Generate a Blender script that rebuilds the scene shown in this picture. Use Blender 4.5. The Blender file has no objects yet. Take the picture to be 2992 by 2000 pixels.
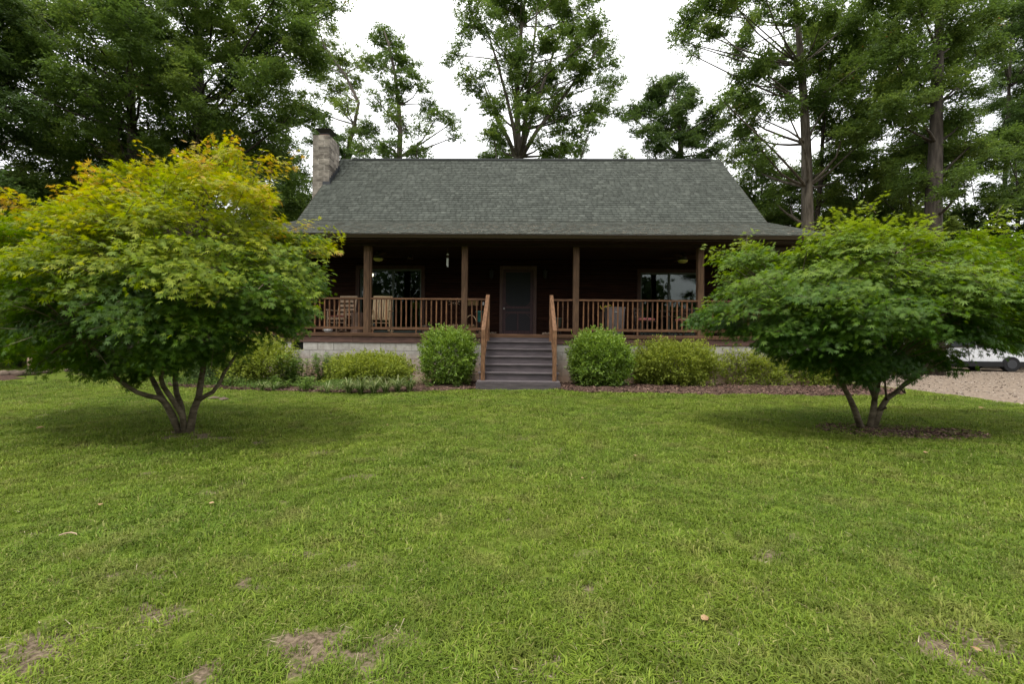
import bpy, math, random
import numpy as np
from mathutils import Matrix, Vector

random.seed(7)
RNG = np.random.default_rng(11)
S = bpy.context.scene
COL = S.collection
R = math.radians

# ------------------------------------------------------------------ camera
CAM_H = 1.05
cam = bpy.data.cameras.new('camera')
cam.sensor_width = 36.0
cam.lens = 16.0
cam.clip_start = 0.05
cam.clip_end = 2000
camo = bpy.data.objects.new('camera', cam)
COL.objects.link(camo)
CR = Matrix.Rotation(R(1.2), 3, 'Z') @ Matrix.Rotation(R(90), 3, 'X') @ Matrix.Rotation(R(0.57), 3, 'Z')
camo.matrix_world = Matrix.Translation((0, 0, CAM_H)) @ CR.to_4x4()
S.camera = camo
S.render.resolution_x, S.render.resolution_y = 1024, 685

# ------------------------------------------------------------------ world, sun, exposure
SUN_EL, SUN_AZ = 68.0, 205.0           # azimuth measured from +Y towards +X
world = bpy.data.worlds.new('World')
S.world = world
world.use_nodes = True
wn = world.node_tree
wn.nodes.clear()
sky = wn.nodes.new('ShaderNodeTexSky')
sky.sky_type = 'NISHITA'
sky.sun_disc = False
sky.sun_elevation = R(SUN_EL)
sky.sun_rotation = R(SUN_AZ)
sky.dust_density = 4.0
sky.air_density = 1.0
hs = wn.nodes.new('ShaderNodeHueSaturation')
hs.inputs['Saturation'].default_value = 0.35
tc = wn.nodes.new('ShaderNodeTexCoord')
cl = wn.nodes.new('ShaderNodeTexNoise')
cl.inputs['Scale'].default_value = 2.2
cl.inputs['Detail'].default_value = 6
crp = wn.nodes.new('ShaderNodeValToRGB')
crp.color_ramp.elements[0].position = 0.30
crp.color_ramp.elements[0].color = (0.35, 0.35, 0.35, 1)
crp.color_ramp.elements[1].position = 0.55
crp.color_ramp.elements[1].color = (1, 1, 1, 1)
mixw = wn.nodes.new('ShaderNodeMix')
mixw.data_type = 'RGBA'
mixw.inputs['B'].default_value = (11.6, 11.7, 11.8, 1)     # bright even cloud cover
bg = wn.nodes.new('ShaderNodeBackground')
bg.inputs['Strength'].default_value = 0.10
wo = wn.nodes.new('ShaderNodeOutputWorld')
L = wn.links.new
L(sky.outputs[0], hs.inputs['Color'])
L(hs.outputs[0], mixw.inputs['A'])
L(tc.outputs['Generated'], cl.inputs['Vector'])
L(cl.outputs['Fac'], crp.inputs[0])
L(crp.outputs[0], mixw.inputs['Factor'])
L(mixw.outputs['Result'], bg.inputs[0])
L(bg.outputs[0], wo.inputs[0])

sl = bpy.data.lights.new('sun', 'SUN')
sl.energy = 1.5
sl.angle = R(11)
sl.color = (1.0, 0.96, 0.89)
so = bpy.data.objects.new('sun', sl)
COL.objects.link(so)
sd = Vector((math.sin(R(SUN_AZ)) * math.cos(R(SUN_EL)), math.cos(R(SUN_AZ)) * math.cos(R(SUN_EL)), math.sin(R(SUN_EL))))
so.rotation_euler = sd.to_track_quat('Z', 'Y').to_euler()
so.location = (0, 0, 30)

S.view_settings.view_transform = 'Standard'
S.view_settings.look = 'None'
S.view_settings.gamma = 1.0
S.view_settings.exposure = 0.86
S.render.engine = 'CYCLES'
S.cycles.max_bounces = 5
S.cycles.diffuse_bounces = 3
S.cycles.glossy_bounces = 2
S.cycles.transparent_max_bounces = 8

# ------------------------------------------------------------------ helpers
FPX = 16.0 / 36.0 * 2992


def ray(x, y):
    return CR @ Vector(((x - 1496) / FPX, (1000 - y) / FPX, -1.0))


def at(x, y, Y):
    d = ray(x, y)
    t = Y / d.y
    return Vector((d.x * t, Y, CAM_H + d.z * t))


def gnd(x, y, z=0.0):
    d = ray(x, y)
    t = (z - CAM_H) / d.z
    return Vector((d.x * t, d.y * t, z))


def tag(o, label=None, cat=None, group=None, kind=None):
    if label: o['label'] = label
    if cat: o['category'] = cat
    if group: o['group'] = group
    if kind: o['kind'] = kind
    return o


def empty(name, loc=(0, 0, 0), rz=0, label=None, cat=None, group=None):
    o = bpy.data.objects.new(name, None)
    o.empty_display_size = 0.2
    COL.objects.link(o)
    o.location = loc
    o.rotation_euler = (0, 0, rz)
    return tag(o, label, cat, group)


def link(name, me, mat=None, parent=None, loc=None, rot=None):
    o = bpy.data.objects.new(name, me)
    if mat is not None and not me.materials:
        me.materials.append(mat)
    COL.objects.link(o)
    if parent is not None: o.parent = parent
    if loc is not None: o.location = loc
    if rot is not None: o.rotation_euler = rot
    return o


def worg(o):
    """world origin of an unrotated parent chain"""
    v = Vector((0, 0, 0))
    while o is not None:
        v += o.location
        o = o.parent
    return v


def np_mesh(name, V, F, lv=None, smooth=False):
    """V (n,3) float array, F (m,3|4) int array, lv per-vertex value"""
    me = bpy.data.meshes.new(name)
    V = np.ascontiguousarray(V, dtype=np.float32)
    F = np.ascontiguousarray(F, dtype=np.int32)
    k = F.shape[1]
    me.vertices.add(len(V))
    me.vertices.foreach_set('co', V.ravel())
    me.loops.add(F.size)
    me.loops.foreach_set('vertex_index', F.ravel())
    me.polygons.add(len(F))
    me.polygons.foreach_set('loop_start', np.arange(0, F.size, k, dtype=np.int32))
    me.polygons.foreach_set('loop_total', np.full(len(F), k, dtype=np.int32))
    if smooth:
        me.polygons.foreach_set('use_smooth', np.ones(len(F), dtype=bool))
    me.update(calc_edges=True)
    if lv is not None:
        a = me.attributes.new('lv', 'FLOAT', 'POINT')
        a.data.foreach_set('value', np.ascontiguousarray(lv, dtype=np.float32))
    return me


class MB:
    def __init__(s):
        s.v = []; s.f = []

    def add(s, vs, fs):
        n = len(s.v)
        s.v += [tuple(v) for v in vs]
        s.f += [tuple(i + n for i in f) for f in fs]
        return s

    def box(s, x0, x1, y0, y1, z0, z1, M=None):
        vs = [Vector((x, y, z)) for z in (z0, z1) for y in (y0, y1) for x in (x0, x1)]
        if M is not None: vs = [M @ v for v in vs]
        return s.add(vs, [(0, 2, 3, 1), (4, 5, 7, 6), (0, 1, 5, 4), (2, 6, 7, 3), (0, 4, 6, 2), (1, 3, 7, 5)])

    def cbox(s, x0, x1, y0, y1, z0, z1, c=0.006, M=None):
        """box with chamfered edges on the -Y face and uprights"""
        vs = []
        for y, i in ((y0, c), (y0 + c, 0), (y1, 0)):
            vs += [Vector((x0 + i, y, z0 + i)), Vector((x1 - i, y, z0 + i)), Vector((x1 - i, y, z1 - i)), Vector((x0 + i, y, z1 - i))]
        if M is not None: vs = [M @ v for v in vs]
        fs = [(0, 1, 2, 3)]
        for k in (0, 4):
            for j in range(4):
                a, b = k + j, k + (j + 1) % 4
                fs.append((a, a + 4, b + 4, b))
        fs.append((11, 10, 9, 8))
        return s.add(vs, fs)

    def bar(s, a, b, w, h, up=(0, 0, 1)):
        """square bar from a to b, w across, h along up"""
        a = Vector(a); b = Vector(b)
        d = (b - a).normalized()
        u = Vector(up)
        side = d.cross(u)
        if side.length < 1e-4: side = d.cross(Vector((0, 1, 0)))
        side.normalize()
        u = side.cross(d).normalized()
        vs = []
        for p in (a, b):
            for sx, su in ((-1, -1), (1, -1), (1, 1), (-1, 1)):
                vs.append(p + side * (sx * w / 2) + u * (su * h / 2))
        return s.add(vs, [(3, 2, 1, 0), (4, 5, 6, 7), (0, 1, 5, 4), (1, 2, 6, 5), (2, 3, 7, 6), (3, 0, 4, 7)])

    def tube(s, pts, rad, n=8, cap=True):
        pts = [Vector(p) for p in pts]
        rings = []
        prev = None
        for i, p in enumerate(pts):
            d = (pts[min(i + 1, len(pts) - 1)] - pts[max(i - 1, 0)])
            if d.length < 1e-6: d = Vector((0, 0, 1))
            d.normalize()
            if prev is None:
                x = d.orthogonal().normalized()
            else:
                x = (prev - d * prev.dot(d)).normalized()
            prev = x
            y = d.cross(x)
            r = rad[i] if hasattr(rad, '__len__') else rad
            rings.append([p + (x * math.cos(2 * math.pi * k / n) + y * math.sin(2 * math.pi * k / n)) * r for k in range(n)])
        vs = [v for r in rings for v in r]
        fs = []
        for i in range(len(rings) - 1):
            for k in range(n):
                a = i * n + k; b = i * n + (k + 1) % n
                fs.append((a, b, b + n, a + n))
        if cap:
            fs.append(tuple(range(n - 1, -1, -1)))
            fs.append(tuple(range(len(vs) - n, len(vs))))
        return s.add(vs, fs)

    def lathe(s, prof, c=(0, 0, 0), n=16, sx=1.0, sy=1.0):
        c = Vector(c)
        vs = []
        for r, z in prof:
            for k in range(n):
                a = 2 * math.pi * k / n
                vs.append(c + Vector((r * sx * math.cos(a), r * sy * math.sin(a), z)))
        fs = []
        for i in range(len(prof) - 1):
            for k in range(n):
                a = i * n + k; b = i * n + (k + 1) % n
                fs.append((a, b, b + n, a + n))
        fs.append(tuple(range(n - 1, -1, -1)))
        fs.append(tuple(range(len(vs) - n, len(vs))))
        return s.add(vs, fs)

    def prism(s, poly, axis, a, b):
        """extrude 2D poly along axis 'X' (poly in YZ), 'Y' (XZ) or 'Z' (XY)"""
        def mk(p, t):
            return {'X': (t, p[0], p[1]), 'Y': (p[0], t, p[1]), 'Z': (p[0], p[1], t)}[axis]
        n = len(poly)
        vs = [mk(p, a) for p in poly] + [mk(p, b) for p in poly]
        fs = [tuple(range(n)), tuple(range(2 * n - 1, n - 1, -1))]
        for i in range(n):
            j = (i + 1) % n
            fs.append((i, i + n, j + n, j))
        return s.add(vs, fs)

    def mesh(s, name, origin=(0, 0, 0), smooth=False, fix=True):
        o = Vector(origin)
        me = bpy.data.meshes.new(name)
        me.from_pydata([Vector(v) - o for v in s.v], [], s.f)
        if fix:
            import bmesh
            bm = bmesh.new(); bm.from_mesh(me)
            bmesh.ops.recalc_face_normals(bm, faces=bm.faces)
            bm.to_mesh(me); bm.free()
        if smooth:
            for p in me.polygons: p.use_smooth = True
        me.update()
        return me

    def build(s, name, mat, parent=None, local=False, smooth=False):
        """world-space vertices; with a parent they are made relative to it unless local"""
        org = Vector((0, 0, 0)) if (local or parent is None) else worg(parent)
        return link(name, s.mesh(name, org, smooth), mat, parent)

    def place(s, name, mat, smooth=False):
        """top-level single mesh whose origin sits at its own base"""
        xs = [v[0] for v in s.v]; ys = [v[1] for v in s.v]; zs = [v[2] for v in s.v]
        o = Vector(((min(xs) + max(xs)) / 2, (min(ys) + max(ys)) / 2, min(zs)))
        return link(name, s.mesh(name, o, smooth), mat, None, o)


# ------------------------------------------------------------------ materials
def pm(name, c1, c2, nscale=6.0, stretch=(1, 1, 1), rough=0.8, bump=0.0, rnd=0.0, spec=0.25, detail=5.0,
       fine=None, metallic=0.0, world_space=False, lo=0.35, hi=0.68):
    m = bpy.data.materials.new(name)
    m.use_nodes = True
    nt = m.node_tree
    b = nt.nodes['Principled BSDF']
    b.inputs['Roughness'].default_value = rough
    b.inputs['Specular IOR Level'].default_value = spec
    b.inputs['Metallic'].default_value = metallic
    if world_space:
        g = nt.nodes.new('ShaderNodeNewGeometry'); src = g.outputs['Position']
    else:
        t = nt.nodes.new('ShaderNodeTexCoord'); src = t.outputs['Object']
    mp = nt.nodes.new('ShaderNodeMapping')
    mp.inputs['Scale'].default_value = stretch
    nt.links.new(src, mp.inputs[0])
    oi = nt.nodes.new('ShaderNodeObjectInfo')
    if not world_space:
        mul = nt.nodes.new('ShaderNodeVectorMath'); mul.operation = 'ADD'
        cmb = nt.nodes.new('ShaderNodeMath'); cmb.operation = 'MULTIPLY'; cmb.inputs[1].default_value = 37.0
        nt.links.new(oi.outputs['Random'], cmb.inputs[0])
        nt.links.new(mp.outputs[0], mul.inputs[0]); nt.links.new(cmb.outputs[0], mul.inputs[1])
        vec = mul.outputs[0]
    else:
        vec = mp.outputs[0]
    n = nt.nodes.new('ShaderNodeTexNoise')
    n.inputs['Scale'].default_value = nscale
    n.inputs['Detail'].default_value = detail
    n.inputs['Roughness'].default_value = 0.62
    nt.links.new(vec, n.inputs['Vector'])
    cr = nt.nodes.new('ShaderNodeValToRGB')
    cr.color_ramp.elements[0].position = lo; cr.color_ramp.elements[0].color = (*c1, 1)
    cr.color_ramp.elements[1].position = hi; cr.color_ramp.elements[1].color = (*c2, 1)
    nt.links.new(n.outputs['Fac'], cr.inputs[0])
    out = cr.outputs[0]
    if rnd:
        hsv = nt.nodes.new('ShaderNodeHueSaturation')
        mr = nt.nodes.new('ShaderNodeMapRange')
        mr.inputs['To Min'].default_value = 1 - rnd; mr.inputs['To Max'].default_value = 1 + rnd
        nt.links.new(oi.outputs['Random'], mr.inputs['Value'])
        nt.links.new(mr.outputs[0], hsv.inputs['Value']); nt.links.new(out, hsv.inputs['Color'])
        out = hsv.outputs[0]
    nt.links.new(out, b.inputs['Base Color'])
    if bump:
        bp = nt.nodes.new('ShaderNodeBump')
        bp.inputs['Strength'].default_value = bump; bp.inputs['Distance'].default_value = 0.02
        nt.links.new(n.outputs['Fac'], bp.inputs['Height']); nt.links.new(bp.outputs[0], b.inputs['Normal'])
    m['out'] = 0
    return m


def leaf_mat(name, stops, trans=0.4, rough=0.55, var=0.25, spec=0.25):
    """stops: list of (pos, colour) looked up by the leaf's own value lv"""
    m = bpy.data.materials.new(name)
    m.use_nodes = True
    nt = m.node_tree
    b = nt.nodes['Principled BSDF']
    out = nt.nodes['Material Output']
    at_ = nt.nodes.new('ShaderNodeAttribute'); at_.attribute_name = 'lv'
    cr = nt.nodes.new('ShaderNodeValToRGB')
    el = cr.color_ramp.elements
    el[0].position, el[0].color = stops[0][0], (*stops[0][1], 1)
    el[1].position, el[1].color = stops[-1][0], (*stops[-1][1], 1)
    for p, c in stops[1:-1]:
        e = el.new(p); e.color = (*c, 1)
    ai = nt.nodes.new('ShaderNodeAttribute'); ai.attribute_name = 'ilv'; ai.attribute_type = 'INSTANCER'
    ad = nt.nodes.new('ShaderNodeMath'); ad.operation = 'ADD'
    nt.links.new(at_.outputs['Fac'], ad.inputs[0]); nt.links.new(ai.outputs['Fac'], ad.inputs[1])
    nt.links.new(ad.outputs[0], cr.inputs[0])
    g = nt.nodes.new('ShaderNodeNewGeometry')
    hsv = nt.nodes.new('ShaderNodeHueSaturation')
    mr = nt.nodes.new('ShaderNodeMapRange')
    mr.inputs['To Min'].default_value = 1 - var; mr.inputs['To Max'].default_value = 1 + var
    nt.links.new(g.outputs['Random Per Island'], mr.inputs['Value'])
    nt.links.new(mr.outputs[0], hsv.inputs['Value']); nt.links.new(cr.outputs[0], hsv.inputs['Color'])
    b.inputs['Roughness'].default_value = rough
    b.inputs['Specular IOR Level'].default_value = spec
    nt.links.new(hsv.outputs[0], b.inputs['Base Color'])
    tr = nt.nodes.new('ShaderNodeBsdfTranslucent')
    hs2 = nt.nodes.new('ShaderNodeHueSaturation')
    hs2.inputs['Hue'].default_value = 0.49; hs2.inputs['Saturation'].default_value = 1.1; hs2.inputs['Value'].default_value = 1.25
    nt.links.new(hsv.outputs[0], hs2.inputs['Color']); nt.links.new(hs2.outputs[0], tr.inputs[0])
    mx = nt.nodes.new('ShaderNodeMixShader'); mx.inputs[0].default_value = trans
    nt.links.new(b.outputs[0], mx.inputs[1]); nt.links.new(tr.outputs[0], mx.inputs[2])
    nt.links.new(mx.outputs[0], out.inputs[0])
    return m


def simple(name, c, rough=0.6, metallic=0.0, spec=0.3, emit=None):
    m = bpy.data.materials.new(name)
    m.use_nodes = True
    b = m.node_tree.nodes['Principled BSDF']
    b.inputs['Roughness'].default_value = rough
    b.inputs['Metallic'].default_value = metallic
    b.inputs['Specular IOR Level'].default_value = spec
    nt = m.node_tree
    t = nt.nodes.new('ShaderNodeTexCoord')
    n = nt.nodes.new('ShaderNodeTexNoise'); n.inputs['Scale'].default_value = 14; n.inputs['Detail'].default_value = 4
    nt.links.new(t.outputs['Object'], n.inputs['Vector'])
    mx = nt.nodes.new('ShaderNodeMix'); mx.data_type = 'RGBA'
    mx.inputs['A'].default_value = (*[x * 0.82 for x in c], 1); mx.inputs['B'].default_value = (*[min(1, x * 1.15) for x in c], 1)
    nt.links.new(n.outputs['Fac'], mx.inputs['Factor']); nt.links.new(mx.outputs['Result'], b.inputs['Base Color'])
    if emit:
        b.inputs['Emission Color'].default_value = (*emit[0], 1); b.inputs['Emission Strength'].default_value = emit[1]
    return m


M = {}
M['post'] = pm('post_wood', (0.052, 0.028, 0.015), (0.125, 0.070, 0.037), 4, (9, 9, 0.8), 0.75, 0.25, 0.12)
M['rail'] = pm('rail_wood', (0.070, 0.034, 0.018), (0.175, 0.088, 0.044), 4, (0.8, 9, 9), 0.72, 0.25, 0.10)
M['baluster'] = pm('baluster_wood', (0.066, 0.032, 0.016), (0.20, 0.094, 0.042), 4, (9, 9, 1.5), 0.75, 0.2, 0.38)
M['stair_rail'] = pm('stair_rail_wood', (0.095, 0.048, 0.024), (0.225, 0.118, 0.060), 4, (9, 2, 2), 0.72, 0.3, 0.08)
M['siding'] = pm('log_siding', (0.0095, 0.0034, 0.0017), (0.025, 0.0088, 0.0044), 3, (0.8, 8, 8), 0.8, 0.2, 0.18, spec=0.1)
M['trim'] = pm('trim_wood', (0.026, 0.011, 0.007), (0.050, 0.021, 0.012), 3, (6, 6, 1.2), 0.6, 0.15, 0.1)
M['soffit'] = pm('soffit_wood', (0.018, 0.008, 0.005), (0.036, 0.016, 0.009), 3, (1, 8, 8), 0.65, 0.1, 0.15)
M['rim'] = pm('rim_board', (0.062, 0.032, 0.026), (0.13, 0.072, 0.056), 3, (1.2, 5, 9), 0.75, 0.25, 0.10)
M['deck'] = pm('deck_board', (0.072, 0.038, 0.022), (0.165, 0.088, 0.048), 3, (0.8, 9, 9), 0.75, 0.25, 0.12)
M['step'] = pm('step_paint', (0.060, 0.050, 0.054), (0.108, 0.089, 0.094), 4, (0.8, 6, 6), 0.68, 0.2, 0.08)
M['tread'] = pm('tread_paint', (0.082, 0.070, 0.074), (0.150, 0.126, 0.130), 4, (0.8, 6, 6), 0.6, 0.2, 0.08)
M['panel'] = simple('door_panel', (0.020, 0.018, 0.021), 0.7)
M['gutter'] = simple('gutter_metal', (0.045, 0.028, 0.018), 0.4, 0.0, 0.5)
M['door'] = pm('door_paint', (0.040, 0.021, 0.023), (0.070, 0.037, 0.039), 4, (6, 6, 1), 0.6, 0.1)
M['doorframe'] = pm('door_frame_paint', (0.058, 0.034, 0.029), (0.095, 0.055, 0.046), 4, (6, 6, 1), 0.6, 0.1)
M['screen'] = simple('screen_mesh', (0.016, 0.018, 0.020), 0.8)
M['black'] = simple('black_metal', (0.012, 0.012, 0.012), 0.5, 0.0, 0.4)
M['flash'] = simple('flashing', (0.035, 0.037, 0.042), 0.5)
M['steel'] = simple('steel', (0.6, 0.6, 0.58), 0.3, 1.0)
M['alu'] = simple('aluminium_tube', (0.88, 0.87, 0.84), 0.45, 0.0)
M['mortar'] = pm('mortar', (0.20, 0.185, 0.165), (0.30, 0.28, 0.25), 20, rough=0.95, bump=0.2)
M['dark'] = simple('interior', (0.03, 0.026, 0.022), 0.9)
M['bark'] = pm('bark', (0.045, 0.036, 0.027), (0.135, 0.115, 0.09), 3.0, (3, 3, 0.5), 0.95, 0.8, 0.1)
M['bark_dark'] = pm('bark_dark', (0.025, 0.02, 0.016), (0.075, 0.062, 0.05), 3.0, (3, 3, 0.5), 0.95, 0.8, 0.1)
M['bark_maple'] = pm('bark_maple', (0.055, 0.042, 0.026), (0.165, 0.135, 0.09), 9.0, (1, 1, 2.2), 0.85, 0.5)
M['twig'] = pm('twig_bark', (0.05, 0.035, 0.02), (0.11, 0.08, 0.05), 20, rough=0.9)
M['pine'] = pm('pale_pine', (0.46, 0.32, 0.18), (0.70, 0.53, 0.33), 4, (9, 9, 1), 0.65, 0.1)
M['oldpine'] = pm('weathered_pine', (0.32, 0.22, 0.15), (0.52, 0.38, 0.27), 4, (9, 9, 1), 0.7, 0.1)
M['darkwood'] = pm('dark_wood', (0.03, 0.017, 0.010), (0.07, 0.038, 0.022), 4, (9, 9, 1), 0.6, 0.1)
M['red'] = pm('red_cushion', (0.16, 0.045, 0.04), (0.26, 0.08, 0.07), 20, rough=0.9)
M['pink'] = pm('pink_cushion', (0.42, 0.13, 0.13), (0.58, 0.22, 0.21), 20, rough=0.9)
M['stump'] = pm('stump_wood', (0.12, 0.075, 0.055), (0.24, 0.165, 0.13), 3, (6, 6, 0.7), 0.9, 0.6)
M['white'] = simple('white_plastic', (0.62, 0.63, 0.64), 0.5)
M['teal'] = simple('teal_glaze', (0.02, 0.16, 0.15), 0.3, 0, 0.5)
M['greypot'] = simple('green_grey_pot', (0.07, 0.085, 0.07), 0.6)
M['bin'] = simple('taupe_plastic', (0.16, 0.135, 0.13), 0.5)
M['yellow'] = simple('yellow_plastic', (0.50, 0.40, 0.06), 0.5)
M['log'] = pm('firewood_bark', (0.05, 0.03, 0.02), (0.13, 0.085, 0.055), 8, rough=0.95, bump=0.5, rnd=0.3)
M['logend'] = pm('firewood_end', (0.22, 0.14, 0.08), (0.42, 0.29, 0.17), 12, rough=0.9, rnd=0.25)
M['basket'] = pm('wicker', (0.12, 0.07, 0.03), (0.28, 0.17, 0.08), 40, rough=0.85, bump=0.5)
M['shade'] = simple('frosted_bowl', (0.50, 0.48, 0.16), 0.35)
M['rope'] = simple('cord', (0.25, 0.2, 0.15), 0.9)
M['sign'] = pm('sign_board', (0.16, 0.10, 0.04), (0.27, 0.18, 0.08), 5, (1, 5, 9), 0.8)
M['stone'] = pm('field_stone', (0.075, 0.055, 0.04), (0.17, 0.128, 0.095), 6, rough=0.95, bump=0.5, rnd=0.2)
M['carwhite'] = simple('car_paint', (0.62, 0.63, 0.65), 0.25, 0.0, 0.6)
M['tyre'] = simple('tyre_rubber', (0.012, 0.012, 0.013), 0.85)
M['terracotta'] = pm('terracotta', (0.28, 0.11, 0.06), (0.42, 0.19, 0.11), 12, rough=0.9, bump=0.2)
M['clearglass'] = None


def block_material(name, base1, base2, stain):
    """concrete block with red-clay splash low on the wall"""
    m = pm(name, base1, base2, 9, (1, 1, 1), 0.95, 0.35, 0.10)
    nt = m.node_tree
    b = nt.nodes['Principled BSDF']
    src = b.inputs['Base Color'].links[0].from_socket
    g = nt.nodes.new('ShaderNodeNewGeometry')
    sp = nt.nodes.new('ShaderNodeSeparateXYZ')
    nt.links.new(g.outputs['Position'], sp.inputs[0])
    n = nt.nodes.new('ShaderNodeTexNoise'); n.inputs['Scale'].default_value = 1.6; n.inputs['Detail'].default_value = 5
    nt.links.new(g.outputs['Position'], n.inputs['Vector'])
    mr = nt.nodes.new('ShaderNodeMapRange')
    mr.inputs['From Min'].default_value = 0.05; mr.inputs['From Max'].default_value = 0.75
    mr.inputs['To Min'].default_value = 1.15; mr.inputs['To Max'].default_value = 0.0
    nt.links.new(sp.outputs['Z'], mr.inputs['Value'])
    mu = nt.nodes.new('ShaderNodeMath'); mu.operation = 'MULTIPLY'; mu.use_clamp = True
    nt.links.new(mr.outputs[0], mu.inputs[0]); nt.links.new(n.outputs['Fac'], mu.inputs[1])
    mx = nt.nodes.new('ShaderNodeMix'); mx.data_type = 'RGBA'
    mx.inputs['B'].default_value = (*stain, 1)
    nt.links.new(mu.outputs[0], mx.inputs['Factor']); nt.links.new(src, mx.inputs['A'])
    nt.links.new(mx.outputs['Result'], b.inputs['Base Color'])
    return m


M['block'] = block_material('foundation_block', (0.30, 0.275, 0.245), (0.42, 0.395, 0.36), (0.46, 0.24, 0.13))
M['cmortar'] = pm('chimney_mortar', (0.34, 0.31, 0.27), (0.50, 0.46, 0.41), 12, rough=0.95, bump=0.2)
M['vent'] = simple('ridge_vent_plastic', (0.03, 0.032, 0.03), 0.95, 0.0, 0.05)
M['cblock'] = pm('chimney_block', (0.085, 0.072, 0.060), (0.33, 0.29, 0.245), 2.6, (1, 1, 1.6), 0.95, 0.4, 0.28)


def glass_mat():
    m = bpy.data.materials.new('window_glass')
    m.use_nodes = True
    nt = m.node_tree
    nt.nodes.remove(nt.nodes['Principled BSDF'])
    gl = nt.nodes.new('ShaderNodeBsdfGlossy'); gl.inputs['Roughness'].default_value = 0.02
    gl.inputs['Color'].default_value = (0.9, 0.95, 0.95, 1)
    tr = nt.nodes.new('ShaderNodeBsdfTransparent'); tr.inputs['Color'].default_value = (0.55, 0.62, 0.58, 1)
    fr = nt.nodes.new('ShaderNodeFresnel'); fr.inputs['IOR'].default_value = 1.52
    n = nt.nodes.new('ShaderNodeTexNoise'); n.inputs['Scale'].default_value = 1.5
    t = nt.nodes.new('ShaderNodeTexCoord'); nt.links.new(t.outputs['Object'], n.inputs['Vector'])
    bp = nt.nodes.new('ShaderNodeBump'); bp.inputs['Strength'].default_value = 0.02
    nt.links.new(n.outputs['Fac'], bp.inputs['Height']); nt.links.new(bp.outputs[0], gl.inputs['Normal'])
    mx = nt.nodes.new('ShaderNodeMixShader')
    nt.links.new(fr.outputs[0], mx.inputs[0]); nt.links.new(tr.outputs[0], mx.inputs[1]); nt.links.new(gl.outputs[0], mx.inputs[2])
    nt.links.new(mx.outputs[0], nt.nodes['Material Output'].inputs[0])
    return m


M['glass'] = glass_mat()


def shingle_mat():
    m = bpy.data.materials.new('asphalt_shingle')
    m.use_nodes = True
    nt = m.node_tree
    b = nt.nodes['Principled BSDF']
    b.inputs['Roughness'].default_value = 0.95; b.inputs['Specular IOR Level'].default_value = 0.15
    a = nt.nodes.new('ShaderNodeAttribute'); a.attribute_name = 'lv'
    cr = nt.nodes.new('ShaderNodeValToRGB')
    e = cr.color_ramp.elements
    e[0].position = 0; e[0].color = (0.054, 0.059, 0.050, 1)
    e[1].position = 1; e[1].color = (0.100, 0.108, 0.092, 1)
    x = e.new(0.5); x.color = (0.074, 0.081, 0.069, 1)
    nt.links.new(a.outputs['Fac'], cr.inputs[0])
    g = nt.nodes.new('ShaderNodeNewGeometry')
    n = nt.nodes.new('ShaderNodeTexNoise'); n.inputs['Scale'].default_value = 60; n.inputs['Detail'].default_value = 3
    nt.links.new(g.outputs['Position'], n.inputs['Vector'])
    n2 = nt.nodes.new('ShaderNodeTexNoise'); n2.inputs['Scale'].default_value = 0.9; n2.inputs['Detail'].default_value = 5
    nt.links.new(g.outputs['Position'], n2.inputs['Vector'])
    sp = nt.nodes.new('ShaderNodeSeparateXYZ'); nt.links.new(g.outputs['Position'], sp.inputs[0])
    mr = nt.nodes.new('ShaderNodeMapRange')           # brown debris washed onto the shallow porch roof
    mr.inputs['From Min'].default_value = 4.85; mr.inputs['From Max'].default_value = 4.35
    nt.links.new(sp.outputs['Z'], mr.inputs['Value'])
    n3 = nt.nodes.new('ShaderNodeTexNoise'); n3.inputs['Scale'].default_value = 5; n3.inputs['Detail'].default_value = 6
    nt.links.new(g.outputs['Position'], n3.inputs['Vector'])
    r3 = nt.nodes.new('ShaderNodeValToRGB'); r3.color_ramp.elements[0].position = 0.38; r3.color_ramp.elements[1].position = 0.66
    nt.links.new(n3.outputs['Fac'], r3.inputs[0])
    mu = nt.nodes.new('ShaderNodeMath'); mu.operation = 'MULTIPLY'
    nt.links.new(mr.outputs[0], mu.inputs[0]); nt.links.new(r3.outputs[0], mu.inputs[1])
    mu2 = nt.nodes.new('ShaderNodeMath'); mu2.operation = 'MULTIPLY'; mu2.inputs[1].default_value = 0.75
    nt.links.new(mu.outputs[0], mu2.inputs[0])
    mx = nt.nodes.new('ShaderNodeMix'); mx.data_type = 'RGBA'
    mx.inputs['B'].default_value = (0.058, 0.054, 0.040, 1)
    nt.links.new(mu2.outputs[0], mx.inputs['Factor']); nt.links.new(cr.outputs[0], mx.inputs['A'])
    hv = nt.nodes.new('ShaderNodeHueSaturation')
    ad = nt.nodes.new('ShaderNodeMath'); ad.operation = 'ADD'
    m1 = nt.nodes.new('ShaderNodeMapRange'); m1.inputs['To Min'].default_value = 0.3; m1.inputs['To Max'].default_value = 0.7
    nt.links.new(n.outputs['Fac'], m1.inputs['Value'])
    m2 = nt.nodes.new('ShaderNodeMapRange'); m2.inputs['To Min'].default_value = 0.35; m2.inputs['To Max'].default_value = 0.65
    nt.links.new(n2.outputs['Fac'], m2.inputs['Value'])
    nt.links.new(m1.outputs[0], ad.inputs[0]); nt.links.new(m2.outputs[0], ad.inputs[1])
    nt.links.new(ad.outputs[0], hv.inputs['Value']); nt.links.new(mx.outputs['Result'], hv.inputs['Color'])
    nt.links.new(hv.outputs[0], b.inputs['Base Color'])
    return m


M['shingle'] = shingle_mat()


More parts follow.
